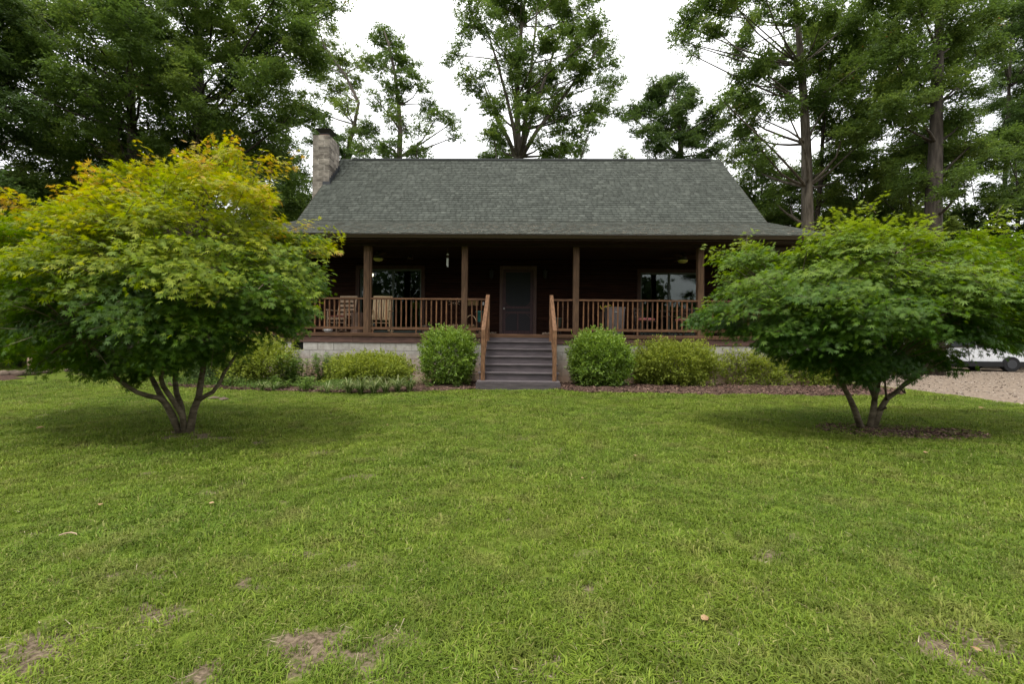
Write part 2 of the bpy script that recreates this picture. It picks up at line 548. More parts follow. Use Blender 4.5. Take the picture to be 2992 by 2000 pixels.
# ------------------------------------------------------------------ ground
def vnoise(x, y, seed=0, scale=1.0):
    """smooth value noise in [0,1], vectorised"""
    x = np.asarray(x) * scale; y = np.asarray(y) * scale
    xi = np.floor(x).astype(int); yi = np.floor(y).astype(int)
    xf = x - xi; yf = y - yi
    u = xf * xf * (3 - 2 * xf); v = yf * yf * (3 - 2 * yf)

    def h(a, b):
        n = (a * 374761393 + b * 668265263 + seed * 1442695041) & 0x7fffffff
        n = (n ^ (n >> 13)) * 1274126177 & 0x7fffffff
        return ((n ^ (n >> 16)) & 0xffff) / 65535.0
    return (h(xi, yi) * (1 - u) + h(xi + 1, yi) * u) * (1 - v) + (h(xi, yi + 1) * (1 - u) + h(xi + 1, yi + 1) * u) * v


def lawn_nodes(nt, base_input, blades):
    """large-scale colour drift of the turf, shared by soil sheet and blades"""
    g = nt.nodes.new('ShaderNodeNewGeometry')
    n1 = nt.nodes.new('ShaderNodeTexNoise'); n1.inputs['Scale'].default_value = 0.55; n1.inputs['Detail'].default_value = 6
    nt.links.new(g.outputs['Position'], n1.inputs['Vector'])
    n2 = nt.nodes.new('ShaderNodeTexNoise'); n2.inputs['Scale'].default_value = 3.1; n2.inputs['Detail'].default_value = 6
    nt.links.new(g.outputs['Position'], n2.inputs['Vector'])
    return g, n1, n2


def grass_mat():
    m = bpy.data.materials.new('grass_blade')
    m.use_nodes = True
    nt = m.node_tree
    b = nt.nodes['Principled BSDF']
    g, n1, n2 = lawn_nodes(nt, None, True)
    cr = nt.nodes.new('ShaderNodeValToRGB')
    e = cr.color_ramp.elements
    e[0].position = 0.30; e[0].color = (0.108, 0.186, 0.017, 1)
    e[1].position = 0.68; e[1].color = (0.262, 0.312, 0.030, 1)
    nt.links.new(n1.outputs['Fac'], cr.inputs[0])
    a = nt.nodes.new('ShaderNodeAttribute'); a.attribute_name = 'lv'
    cr2 = nt.nodes.new('ShaderNodeValToRGB')
    e = cr2.color_ramp.elements
    e[0].position = 0.0; e[0].color = (0.075, 0.140, 0.024, 1)
    e[1].position = 1.0; e[1].color = (0.42, 0.36, 0.17, 1)
    x = e.new(0.35); x.color = (0.145, 0.235, 0.024, 1)
    x = e.new(0.80); x.color = (0.26, 0.325, 0.045, 1)
    x = e.new(0.90); x.color = (0.36, 0.33, 0.12, 1)
    nt.links.new(a.outputs['Fac'], cr2.inputs[0])
    mx = nt.nodes.new('ShaderNodeMix'); mx.data_type = 'RGBA'; mx.inputs['Factor'].default_value = 0.55
    nt.links.new(cr.outputs[0], mx.inputs['A']); nt.links.new(cr2.outputs[0], mx.inputs['B'])
    dry = nt.nodes.new('ShaderNodeMapRange'); dry.inputs['From Min'].default_value = 0.52; dry.inputs['From Max'].default_value = 0.74; dry.inputs['To Max'].default_value = 0.55
    nt.links.new(n2.outputs['Fac'], dry.inputs['Value'])
    mxd = nt.nodes.new('ShaderNodeMix'); mxd.data_type = 'RGBA'; mxd.inputs['B'].default_value = (0.30, 0.27, 0.09, 1)
    nt.links.new(dry.outputs[0], mxd.inputs['Factor']); nt.links.new(mx.outputs['Result'], mxd.inputs['A'])
    mx = mxd
    oi = nt.nodes.new('ShaderNodeObjectInfo')
    mr = nt.nodes.new('ShaderNodeMapRange'); mr.inputs['To Min'].default_value = 0.66; mr.inputs['To Max'].default_value = 1.25
    nt.links.new(oi.outputs['Random'], mr.inputs['Value'])
    hv = nt.nodes.new('ShaderNodeHueSaturation')
    nt.links.new(mr.outputs[0], hv.inputs['Value']); nt.links.new(mx.outputs['Result'], hv.inputs['Color'])
    nt.links.new(hv.outputs[0], b.inputs['Base Color'])
    b.inputs['Roughness'].default_value = 0.6; b.inputs['Specular IOR Level'].default_value = 0.2
    tr = nt.nodes.new('ShaderNodeBsdfTranslucent'); nt.links.new(hv.outputs[0], tr.inputs[0])
    ms = nt.nodes.new('ShaderNodeMixShader'); ms.inputs[0].default_value = 0.35
    nt.links.new(b.outputs[0], ms.inputs[1]); nt.links.new(tr.outputs[0], ms.inputs[2])
    nt.links.new(ms.outputs[0], nt.nodes['Material Output'].inputs[0])
    return m


def soil_mat():
    m = bpy.data.materials.new('turf_soil')
    m.use_nodes = True
    nt = m.node_tree
    b = nt.nodes['Principled BSDF']; b.inputs['Roughness'].default_value = 1.0; b.inputs['Specular IOR Level'].default_value = 0.05
    g, n1, n2 = lawn_nodes(nt, None, False)
    n3 = nt.nodes.new('ShaderNodeTexNoise'); n3.inputs['Scale'].default_value = 75; n3.inputs['Detail'].default_value = 5
    nt.links.new(g.outputs['Position'], n3.inputs['Vector'])
    soil = nt.nodes.new('ShaderNodeValToRGB')
    e = soil.color_ramp.elements
    e[0].position = 0.32; e[0].color = (0.060, 0.043, 0.028, 1)
    e[1].position = 0.70; e[1].color = (0.215, 0.165, 0.115, 1)
    nt.links.new(n3.outputs['Fac'], soil.inputs[0])
    gr = nt.nodes.new('ShaderNodeValToRGB')
    e = gr.color_ramp.elements
    e[0].position = 0.30; e[0].color = (0.060, 0.100, 0.012, 1)
    e[1].position = 0.70; e[1].color = (0.135, 0.172, 0.024, 1)
    nt.links.new(n3.outputs['Fac'], gr.inputs[0])
    a = nt.nodes.new('ShaderNodeAttribute'); a.attribute_name = 'bare'
    ad = nt.nodes.new('ShaderNodeMath'); ad.operation = 'ADD'; ad.inputs[1].default_value = -0.5
    nt.links.new(n3.outputs['Fac'], ad.inputs[0])
    ms = nt.nodes.new('ShaderNodeMath'); ms.operation = 'MULTIPLY_ADD'; ms.inputs[1].default_value = 1.2
    nt.links.new(ad.outputs[0], ms.inputs[0]); nt.links.new(a.outputs['Fac'], ms.inputs[2])
    mc = nt.nodes.new('ShaderNodeMapRange'); mc.inputs['From Min'].default_value = 0.15; mc.inputs['From Max'].default_value = 0.7
    nt.links.new(ms.outputs[0], mc.inputs['Value'])
    mx = nt.nodes.new('ShaderNodeMix'); mx.data_type = 'RGBA'
    nt.links.new(mc.outputs[0], mx.inputs['Factor']); nt.links.new(gr.outputs[0], mx.inputs['A']); nt.links.new(soil.outputs[0], mx.inputs['B'])
    nt.links.new(mx.outputs['Result'], b.inputs['Base Color'])
    bp = nt.nodes.new('ShaderNodeBump'); bp.inputs['Strength'].default_value = 0.6; bp.inputs['Distance'].default_value = 0.01
    nt.links.new(n3.outputs['Fac'], bp.inputs['Height']); nt.links.new(bp.outputs[0], b.inputs['Normal'])
    return m


M['grass'] = grass_mat()
M['soil'] = soil_mat()
M['mulch_bed'] = pm('mulch', (0.028, 0.016, 0.011), (0.13, 0.078, 0.055), 26, rough=1.0, bump=1.0, world_space=True)
M['chip'] = leaf_mat('bark_chip', [(0, (0.03, 0.016, 0.011)), (0.6, (0.11, 0.06, 0.045)), (1, (0.24, 0.16, 0.12))], trans=0.0, rough=0.95, var=0.3)
M['gravel'] = pm('gravel', (0.135, 0.098, 0.070), (0.33, 0.262, 0.198), 14, rough=1.0, bump=0.6, world_space=True, detail=8)
M['pebble'] = leaf_mat('pebbles', [(0, (0.12, 0.092, 0.072)), (1, (0.38, 0.32, 0.26))], trans=0.0, rough=0.95, var=0.3)

LM = gnd(537, 1265)          # left maple base
RM = gnd(2530, 1254)         # right maple base

# bare patches: (x px, y px, radius m across, radius m deep, strength)
patch_px = [(870, 1870, .17, .09, .85), (960, 1880, .12, .07, .8), (1070, 1905, .18, .09, .9), (1110, 1875, .12, .06, .7), (1010, 1845, .10, .05, .7), (1160, 1860, .16, .07, .6), (1215, 1850, .12, .06, .5),
            (425, 1775, .12, .06, .9), (490, 1805, .11, .07, .95), (180, 1820, .13, .06, .8), (90, 1890, .16, .08, .8), (60, 1950, .2, .1, .9), (590, 1970, .12, .07, .8), (930, 1925, .12, .07, .8),
            (30, 1690, .14, .06, .8), (200, 1690, .2, .05, .6), (355, 1673, .12, .05, .7), (730, 1700, .14, .07, .8), (270, 1840, .16, .06, .6), (560, 1640, .15, .05, .4), (1100, 1640, .1, .06, .5),
            (1070, 1393, .14, .06, .9), (1105, 1308, .14, .06, .6), (900, 1320, .3, .1, .5), (940, 1318, .16, .07, .7), (745, 1490, .10, .04, .7), (830, 1462, .10, .04, .6), (1480, 1358, .12, .05, .6), (1270, 1480, .12, .06, .6), (1210, 1520, .1, .05, .5),
            (2790, 1880, .28, .14, .8), (2830, 1930, .2, .1, .8), (2720, 1900, .15, .08, .6), (2250, 1620, .12, .06, .7), (2270, 1610, .09, .05, .7), (1900, 1480, .14, .06, .4), (2150, 1700, .12, .07, .5), (2330, 1735, .15, .06, .5), (1640, 1320, .1, .05, .5),
            (1960, 1380, .14, .05, .4), (1740, 1790, .16, .08, .45), (1560, 1850, .14, .07, .45), (2020, 1960, .2, .08, .4), (150, 1560, .25, .07, .5), (330, 1300, .45, .10, .75), (390, 1305, .25, .08, .8), (240, 1300, .35, .10, .6), (560, 1310, .55, .14, .7), (700, 1280, .5, .12, .55), (510, 1270, .30, .16, .9)]
PATCH = []
for x, y, rx, ry, s_ in patch_px:
    g_ = gnd(x, y)
    PATCH.append((g_.x, g_.y, rx * .72, ry * 1.15, s_ * 1.0))
PATCH.append((LM.x, LM.y - 0.15, 0.55, 0.4, 0.9))
PATCH.append((RM.x + 0.25, RM.y - 0.22, 1.05, 0.5, .85))
PATCH.append((-12.5, 9.2, 3.0, 0.45, 0.7))


def bare(x, y):
    x = np.asarray(x, float); y = np.asarray(y, float)
    b = np.zeros_like(x)
    wob = (vnoise(x, y, 3, 9.0) - 0.5) * 1.3
    for px_, py_, rx, ry, s_ in PATCH:
        d = ((x - px_) / rx) ** 2 + ((y - py_) / ry) ** 2
        b = np.maximum(b, s_ * np.clip(1.25 - d + wob * 1.3, 0, 1))
    b = np.maximum(b, np.clip((vnoise(x, y, 8, 2.3) * 0.6 + vnoise(x, y, 9, 7.0) * 0.4 - 0.70) * 3.2, 0, 0.6))
    worn = np.clip(0.35 - 0.13 * x + 0.10 * (4.0 - y), 0, 1)          # more wear on the near left
    sp_ = vnoise(x, y, 14, 11.0) * .65 + vnoise(x, y, 15, 4.0) * .35
    b = np.maximum(b, np.clip((sp_ - 0.655) * 6, 0, 1) * (.35 + .65 * worn))
    return b


# ground: one sheet to the horizon, fine near the camera
def ground_sheet():
    xs = np.unique(np.concatenate([np.linspace(-600, -40, 15), np.linspace(-40, -16, 13), np.arange(-16, 16, 0.10), np.linspace(16, 40, 13), np.linspace(40, 600, 15)]))
    ys = np.unique(np.concatenate([np.linspace(-300, -10, 10), np.linspace(-10, 0, 6), np.arange(0, 13, 0.08), np.linspace(13, 45, 17), np.linspace(45, 900, 15)]))
    X, Y = np.meshgrid(xs, ys)
    Z = (vnoise(X, Y, 5, 0.8) - 0.5) * 0.03 + (vnoise(X, Y, 6, 3.0) - 0.5) * 0.012
    Z = Z - 0.012
    V = np.stack([X.ravel(), Y.ravel(), Z.ravel()], 1)
    nx, ny = len(xs), len(ys)
    i = np.arange(nx * ny).reshape(ny, nx)
    F = np.stack([i[:-1, :-1].ravel(), i[:-1, 1:].ravel(), i[1:, 1:].ravel(), i[1:, :-1].ravel()], 1)
    me = np_mesh('lawn', V, F, smooth=True)
    a = me.attributes.new('bare', 'FLOAT', 'POINT')
    a.data.foreach_set('value', bare(V[:, 0], V[:, 1]).astype(np.float32))
    o = link('lawn', me, M['soil'])
    tag(o, 'mown green lawn with bare brown patches', None, kind='structure')


def gz(x, y):
    return (vnoise(x, y, 5, 0.8) - 0.5) * 0.03 + (vnoise(x, y, 6, 3.0) - 0.5) * 0.012 - 0.012


ground_sheet()


def sheet_from_poly(name, poly, z, mat, label, step=0.12, lump=0.02, edge=0.12, kind='structure', seed=1):
    """irregular-edged ground sheet: grid cells inside poly, wobbling edge, lumpy"""
    P_ = np.array(poly)
    x0, y0 = P_.min(0); x1, y1 = P_.max(0)
    xs = np.arange(x0 - step, x1 + step, step); ys = np.arange(y0 - step, y1 + step, step)
    X, Y = np.meshgrid(xs, ys)
    wx = X + (vnoise(X, Y, seed, 2.5) - 0.5) * 2 * edge; wy = Y + (vnoise(X, Y, seed + 1, 2.5) - 0.5) * 2 * edge
    ins = inpoly(wx.ravel(), wy.ravel(), P_).reshape(X.shape)
    Z = gz(X, Y) + z + vnoise(X, Y, seed + 2, 6) * lump
    V = np.stack([X.ravel(), Y.ravel(), Z.ravel()], 1)
    i = np.arange(X.size).reshape(X.shape)
    ok = (ins[:-1, :-1] & ins[:-1, 1:] & ins[1:, 1:] & ins[1:, :-1]).ravel()
    F = np.stack([i[:-1, :-1].ravel(), i[:-1, 1:].ravel(), i[1:, 1:].ravel(), i[1:, :-1].ravel()], 1)[ok]
    used = np.unique(F)
    # sink the rim into the ground so the sheet has no floating edge
    cnt = np.bincount(F.ravel(), minlength=len(V))
    V[cnt < 4, 2] -= z + 0.012
    re = np.zeros(len(V), int); re[used] = np.arange(len(used))
    o = link(name, np_mesh(name, V[used], re[F], smooth=True), mat)
    return tag(o, label, None, kind=kind)


def inpoly(x, y, P_):
    n = len(P_)
    r = np.zeros(len(x), bool)
    j = n - 1
    for i in range(n):
        xi, yi = P_[i]; xj, yj = P_[j]
        c = ((yi > y) != (yj > y)) & (x < (xj - xi) * (y - yi) / (yj - yi + 1e-12) + xi)
        r ^= c
        j = i
    return r


BED_R = [(0.72, 11.7), (0.72, 10.05), (1.3, 9.55), (3.3, 9.4), (5.2, 9.45), (6.8, 9.5), (8.2, 9.9), (8.9, 10.8), (8.8, 12.6), (7.3, 13.5), (7.3, 11.7)]
BED_L = [(-0.88, 11.7), (-0.88, 10.05), (-1.6, 9.55), (-2.8, 9.0), (-5.0, 9.05), (-7.2, 9.6), (-8.6, 10.4), (-8.6, 12.8), (-7.0, 13.4), (-6.9, 11.7)]
DRIVE = [(9.2, 13.0), (9.15, 11.0), (9.05, 8.4), (9.6, 5.0), (10.5, 0.0), (12, -8), (24, -8), (30, 10), (30, 27), (12, 27), (9.6, 17)]
sheet_from_poly('planting_bed', BED_R, 0.02, M['mulch_bed'], 'bark mulch bed along the porch, right of the stairs', lump=0.05, seed=21)
sheet_from_poly('planting_bed', BED_L, 0.02, M['mulch_bed'], 'overgrown mulch bed along the porch, left of the stairs', lump=0.05, seed=31)
sheet_from_poly('gravel_driveway', DRIVE, 0.008, M['gravel'], 'pale gravel driveway beside the house', step=0.25, lump=0.01, edge=0.35, seed=41)
sheet_from_poly('mulch_ring', [(RM.x + 0.25 + .72 * math.cos(a), RM.y - 0.16 + 0.36 * math.sin(a)) for a in np.linspace(0, 6.2, 18)], 0.008, M['mulch_bed'],
                'dark mulch ring round the right hand maple trunk', step=0.06, lump=0.025, edge=0.26, seed=51)
sheet_from_poly('leaf_litter_strip', [(-30, 13.2), (-14.2, 13.2), (-12.2, 10.9), (-13, 10.3), (-20, 9.5), (-30, 9.5)], 0.006, M['mulch_bed'], 'dark leaf litter under the woodland edge', step=0.25, lump=0.05, edge=0.3, seed=61)


# chips / pebbles lying on those sheets
def scatter_chips(name, poly, n, smin, smax, mat, label, zoff=0.03, flat=0.35):
    P_ = np.array(poly)
    x0, y0 = P_.min(0); x1, y1 = P_.max(0)
    x = RNG.uniform(x0, x1, n * 3); y = RNG.uniform(y0, y1, n * 3)
    k = inpoly(x, y, P_); x = x[k][:n]; y = y[k][:n]
    n = len(x)
    s = RNG.uniform(smin, smax, n)
    C = np.stack([x, y, gz(x, y) + zoff + RNG.uniform(0, 0.03, n)], 1)
    T = np.array([[-1, -.5, 0], [1, -.6, 0], [.8, .5, 0], [-.7, .6, 0], [0, 0, 1.0]]) * np.array([1, 1, flat])
    F0 = np.array([[0, 1, 4], [1, 2, 4], [2, 3, 4], [3, 0, 4]])
    a = RNG.uniform(0, 6.28, n)
    d = np.stack([np.cos(a), np.sin(a), RNG.normal(0, .35, n)], 1); d /= np.linalg.norm(d, axis=1)[:, None]
    up = RNG.normal(0, .35, (n, 3)) + np.array([0, 0, 1])
    sd_ = np.cross(up, d); sd_ /= np.linalg.norm(sd_, axis=1)[:, None]
    up = np.cross(d, sd_)
    V = C[:, None, :] + s[:, None, None] * (T[None, :, 0:1] * d[:, None] + T[None, :, 1:2] * sd_[:, None] * .6 + T[None, :, 2:3] * up[:, None])
    F = (F0[None] + (np.arange(n) * 5)[:, None, None]).reshape(-1, 3)
    lv = np.repeat(RNG.random(n), 5)
    o = link(name, np_mesh(name, V.reshape(-1, 3), F, lv), mat)
    return tag(o, label, None, kind='stuff')


scatter_chips('bark_chips', BED_R, 9000, 0.012, 0.04, M['chip'], 'loose bark chips on the bed right of the stairs')
scatter_chips('bark_chips', BED_L, 6000, 0.012, 0.04, M['chip'], 'loose bark chips on the bed left of the stairs')
scatter_chips('bark_chips', [(RM.x + 0.25 + 1.0 * math.cos(a), RM.y - 0.2 + 0.52 * math.sin(a)) for a in np.linspace(0, 6.2, 18)], 1700, 0.008, 0.026, M['chip'], 'bark chips and dead leaves round the right hand maple', zoff=0.01)
scatter_chips('pebbles', [(9.0, 8), (9.2, 13), (10, 20), (22, 20), (16, 8)], 9000, 0.012, 0.035, M['pebble'], 'loose pebbles over the gravel driveway', zoff=0.0)


# ------------------------------------------------------------------ grass tufts (geometry nodes, uncountable)
def tuft_mesh(name, n, rad, h, w, seed, lie=0.7):
    r = np.random.default_rng(seed)
    V = []; F = []; LV = []
    for i in range(n):
        a = r.uniform(0, 6.283); d = rad * math.sqrt(r.random())
        bx, by = d * math.cos(a), d * math.sin(a)
        ta = r.uniform(0, 6.283)
        hh = h * r.uniform(0.5, 1.25)
        tilt = r.uniform(0.15, lie)
        dx, dy = math.cos(ta), math.sin(ta)
        px_, py_ = -dy, dx
        ww = w * r.uniform(0.7, 1.3)
        k = len(V)
        z0 = -0.004
        m = hh * 0.55
        mx_, my_ = bx + dx * m * tilt, by + dy * m * tilt
        tx, ty = bx + dx * hh * tilt * 1.9, by + dy * hh * tilt * 1.9
        zt = max(0.006, hh * (1 - 0.45 * tilt) * (0.95 if r.random() < .6 else 0.6))
        zm = m * (1 - 0.2 * tilt) + 0.004
        V += [(bx - px_ * ww / 2, by - py_ * ww / 2, z0), (bx + px_ * ww / 2, by + py_ * ww / 2, z0),
              (mx_ - px_ * ww / 2.2, my_ - py_ * ww / 2.2, zm), (mx_ + px_ * ww / 2.2, my_ + py_ * ww / 2.2, zm), (tx, ty, zt)]
        F += [(k, k + 1, k + 3), (k, k + 3, k + 2), (k + 2, k + 3, k + 4)]
        v = float(r.beta(2, 2.3)) * 0.85
        if r.random() < 0.10: v = r.uniform(0.86, 1.0)
        LV += [v] * 5
    me = np_mesh(name, np.array(V), np.array(F), np.array(LV))
    me.materials.append(M['grass'])
    return bpy.data.objects.new(name, me)        # template only, never linked to the scene


def grass_points():
    PX = []
    for (y0, y1, dens, sc) in ((-0.6, 0.9, 300, 1.1), (0.9, 2.2, 640, 0.9), (2.2, 3.5, 480, 1.0), (3.5, 6.0, 300, 1.2), (6.0, 9.0, 190, 1.4), (9.0, 14.0, 95, 1.7)):
        hw = 1.2 * y1 + 4.0
        n = int(dens * (y1 - y0) * 2 * hw)
        x = RNG.uniform(-hw, hw, n); y = RNG.uniform(y0, y1, n)
        edge_ = 1.2 * np.maximum(y, 1) + 1.0
        k = (np.abs(x) < edge_) | ((np.abs(x) < edge_ + 3.0) & (RNG.random(n) < .55))
        x, y = x[k], y[k]
        b = bare(x, y)
        k = RNG.random(len(x)) > b * .93
        x, y = x[k], y[k]
        for pol in (BED_R, BED_L, DRIVE):
            k = ~inpoly(x, y, np.array(pol)); x, y = x[k], y[k]
        k = ~((x > -7.2) & (x < 7.6) & (y > 11.4)) & ~((x > -1.0) & (x < 0.85) & (y > 9.9)); x, y = x[k], y[k]
        k = ~((x < -11.5) & (y > 10.6)); x, y = x[k], y[k]
        s = sc * RNG.uniform(0.75, 1.25, len(x)) * (0.75 + 0.5 * vnoise(x, y, 12, 1.3))
        PX.append(np.stack([x, y, s], 1))
    # straggling tufts along the bed and drive edges
    return np.concatenate(PX)


def scatter_group(name, templates):
    """node group: instances template[var] on every vertex with its rot and scl"""
    ng = bpy.data.node_groups.new(name, 'GeometryNodeTree')
    ng.interface.new_socket('Geometry', in_out='INPUT', socket_type='NodeSocketGeometry')
    ng.interface.new_socket('Geometry', in_out='OUTPUT', socket_type='NodeSocketGeometry')
    gi = ng.nodes.new('NodeGroupInput'); go = ng.nodes.new('NodeGroupOutput')
    jn = ng.nodes.new('GeometryNodeJoinGeometry')

    def na(nm, ty):
        x = ng.nodes.new('GeometryNodeInputNamedAttribute'); x.data_type = ty; x.inputs['Name'].default_value = nm
        return x
    rot = na('rot', 'FLOAT_VECTOR'); scl = na('scl', 'FLOAT'); var = na('var', 'INT')
    er = ng.nodes.new('FunctionNodeEulerToRotation'); ng.links.new(rot.outputs['Attribute'], er.inputs[0])
    for i, t in enumerate(templates):
        oi = ng.nodes.new('GeometryNodeObjectInfo'); oi.inputs['Object'].default_value = t
        cmp_ = ng.nodes.new('FunctionNodeCompare'); cmp_.data_type = 'INT'; cmp_.operation = 'EQUAL'
        ng.links.new(var.outputs['Attribute'], cmp_.inputs[2]); cmp_.inputs[3].default_value = i
        ip = ng.nodes.new('GeometryNodeInstanceOnPoints')
        ng.links.new(gi.outputs[0], ip.inputs['Points']); ng.links.new(cmp_.outputs[0], ip.inputs['Selection'])
        ng.links.new(oi.outputs['Geometry'], ip.inputs['Instance'])
        ng.links.new(er.outputs[0], ip.inputs['Rotation']); ng.links.new(scl.outputs['Attribute'], ip.inputs['Scale'])
        ng.links.new(ip.outputs[0], jn.inputs[0])
    ng.links.new(jn.outputs[0], go.inputs[0])
    return ng, len(templates)


def scatter(name, co, rot, scl, group, mat, parent=None, ilv=None):
    n = len(co)
    me = bpy.data.meshes.new(name)
    me.vertices.add(n)
    me.vertices.foreach_set('co', np.ascontiguousarray(co, dtype=np.float32).ravel())
    at_list = [('rot', 'FLOAT_VECTOR', 'vector', rot), ('scl', 'FLOAT', 'value', scl), ('var', 'INT', 'value', RNG.integers(0, group[1], n))]
    if ilv is not None: at_list.append(('ilv', 'FLOAT', 'value', ilv))
    for nm, ty, key, dat in at_list:
        a = me.attributes.new(nm, ty, 'POINT')
        a.data.foreach_set(key, np.ascontiguousarray(dat, dtype=np.int32 if ty == 'INT' else np.float32).ravel())
    o = link(name, me, mat, parent)
    md = o.modifiers.new('scatter', 'NODES'); md.node_group = group[0]
    return tag(o, kind='stuff')


def build_grass():
    pts = grass_points()
    n = len(pts)
    tf = [tuft_mesh('grass_tuft', 56, 0.062, 0.026 if i < 4 else 0.036, 0.0036 if i < 4 else 0.0046, 100 + i, 0.95 if i % 2 else 0.7) for i in range(6)]
    co = np.stack([pts[:, 0], pts[:, 1], gz(pts[:, 0], pts[:, 1])], 1)
    rot = np.stack([RNG.normal(0, .06, n), RNG.normal(0, .06, n), RNG.uniform(0, 6.283, n)], 1)
    o = scatter('grass', co, rot, pts[:, 2], scatter_group('grass_scatter', tf), M['grass'])
    tag(o, 'short green grass blades all over the lawn', None, kind='stuff')


build_grass()



def thatch():
    n = 16000
    y = 1.0 + 8.5 * RNG.random(n) ** 1.6; x = RNG.uniform(-1, 1, n) * (1.2 * y + 1)
    k = RNG.random(n) < .12 + bare(x, y); x, y = x[k], y[k]
    for pol in (BED_R, BED_L, DRIVE):
        k = ~inpoly(x, y, np.array(pol)); x, y = x[k], y[k]
    n = len(x)
    a = RNG.uniform(0, 6.283, n)
    ln = RNG.uniform(.008, .028, n); w = RNG.uniform(.0008, .0018, n)
    d = np.stack([np.cos(a), np.sin(a), RNG.normal(0, .18, n)], 1); s = np.stack([-np.sin(a), np.cos(a), np.zeros(n)], 1)
    c = np.stack([x, y, gz(x, y) + .006 + RNG.random(n) * .016], 1)
    V = np.stack([c - d * ln[:, None] - s * w[:, None], c - d * ln[:, None] + s * w[:, None], c + d * ln[:, None] + s * w[:, None] * .4, c + d * ln[:, None] - s * w[:, None] * .4], 1)
    F = np.arange(n * 4).reshape(n, 4)
    m = leaf_mat('dead_straw', [(0, (.12, .085, .05)), (.5, (.25, .20, .12)), (1, (.40, .34, .23))], trans=.1, rough=.9)
    tag(link('dead_grass', np_mesh('dead_grass', V.reshape(-1, 3), F, np.repeat(RNG.random(n), 4)), m), 'dry straw lying in the thin spots of the lawn', None, kind='stuff')


thatch()

# ------------------------------------------------------------------ house
DECK_Z, DF = 1.25, 11.60            # deck top, deck front
DX0, DX1 = -6.90, 7.30
WALL_Y = 13.70
WX0, WX1 = -6.58, 6.98
EAVE_Y, EAVE_Z = 11.20, 3.71
BRK_Y, BRK_Z = 13.60, 4.65
RDG_Y, RDG_Z = 16.90, 7.84
EX0, EX1 = -7.22, 7.66              # porch eave ends
RX0, RX1 = -6.80, 7.21              # main roof rakes
CEIL_Z = 3.56
BACK_Y = 20.1

house = empty('house', (0.2, WALL_Y, 0), label='dark brown log cabin with green shingle roof and a full width porch', cat='house')

# foundation: mortar core with single blocks set proud of it
fcore = MB()
VENTS = [(-5.95, -5.64), (3.55, 3.90)]
fy = DF + 0.045
for a, b in ((DX0 + .02, VENTS[0][0]), (VENTS[0][1], VENTS[1][0]), (VENTS[1][1], DX1 - .02)):
    fcore.box(a, b, fy + 0.006, fy + 0.19, -0.15, 0.995)
for a, b in VENTS:
    fcore.box(a, b, fy + 0.006, fy + 0.19, -0.15, 0.80)
fcore.box(DX0 + .02, DX0 + .21, fy + 0.19, BACK_Y, -0.15, 0.995)
fcore.box(DX1 - .21, DX1 - .02, fy + 0.19, BACK_Y, -0.15, 0.995)
fcore.box(DX0 + .21, DX1 - .21, BACK_Y - .19, BACK_Y, -0.15, 0.995)
found = fcore.build('foundation_wall', M['mortar'], house)
BL, BH = 0.406, 0.2032
bm_full = MB().cbox(0.004, BL - 0.004, 0, 0.05, 0.003, BH - 0.003, 0.004).mesh('block')
bm_full.materials.append(M['block'])
for r in range(6):
    z = 0.995 - (r + 1) * BH
    x = DX0 + .02 - (BL / 2 if r % 2 else 0)
    while x < DX1 - .03:
        a, b = max(x, DX0 + .02), min(x + BL, DX1 - .02)
        cut = [(a, b)]
        if r == 0:
            for va, vb in VENTS:
                nxt = []
                for c, d in cut:
                    if vb <= c or va >= d: nxt.append((c, d))
                    else:
                        if c < va - .03: nxt.append((c, va))
                        if d > vb + .03: nxt.append((vb, d))
                cut = nxt
        for c, d in cut:
            if d - c < 0.04: continue
            jy = random.uniform(-0.002, 0.002)
            if abs((d - c) - BL) < 1e-4:
                link('block', bm_full, None, found, Vector((c, fy - 0.006 + jy, z)) - worg(found))
            else:
                me = MB().cbox(0.004, d - c - 0.004, 0, 0.05, 0.003, BH - 0.003, 0.004).mesh('block')
                link('block', me, M['block'], found, Vector((c, fy - 0.006 + jy, z)) - worg(found))
        x += BL
for a, b in VENTS:
    v = MB()
    v.box(a + .005, b - .005, fy + .10, fy + .11, 0.80, 0.992)
    vo = v.build('foundation_vent', M['black'], house)
    g = MB()
    for k in range(4):
        g.box(a + .01, b - .01, fy + .075, fy + .085, 0.825 + k * .045, 0.838 + k * .045)
    g.build('vent_slat', M['black'], vo)

# rim board in lengths, deck nosing, deck boards
rimo = MB().box(DX0 + .03, DX1 - .03, DF + 0.06, DF + 0.10, 1.0, DECK_Z - 0.04).build('rim_joist', M['rim'], house)
cuts = [DX0, -4.35, -1.6, 1.25, 4.9, DX1]
for i in range(5):
    dz = (0, -.006, .004, -.004, .003)[i]
    MB().box(cuts[i] + .002, cuts[i + 1] - .002, DF + 0.02, DF + 0.058, 1.0 + dz, DECK_Z - 0.075).build('rim_board', M['rim'], rimo)
deck = MB().box(DX0 + .05, DX1 - .05, DF + 0.12, WALL_Y + .1, DECK_Z - 0.2, DECK_Z - 0.036).build('deck', M['rim'], house)
y = DF - 0.02
k = 0
while y < WALL_Y - 0.02:
    xs = [DX0 - .02, -2.6 + 1.5 * ((k * 37) % 7) / 7, 2.5 + 1.8 * ((k * 53) % 5) / 5, DX1 + .02]
    for i in range(3):
        MB().box(xs[i] + .002, xs[i + 1] - .002, y, y + 0.136, DECK_Z - 0.036, DECK_Z + (0.002 if (k + i) % 2 else 0)).build('deck_board', M['deck'], deck)
    y += 0.14; k += 1
for i in range(5):
    MB().box(cuts[i] + .001, cuts[i + 1] - .001, DF - 0.012, DF + 0.018, DECK_Z - 0.082, DECK_Z - 0.039).build('nosing_board', M['deck'], deck)

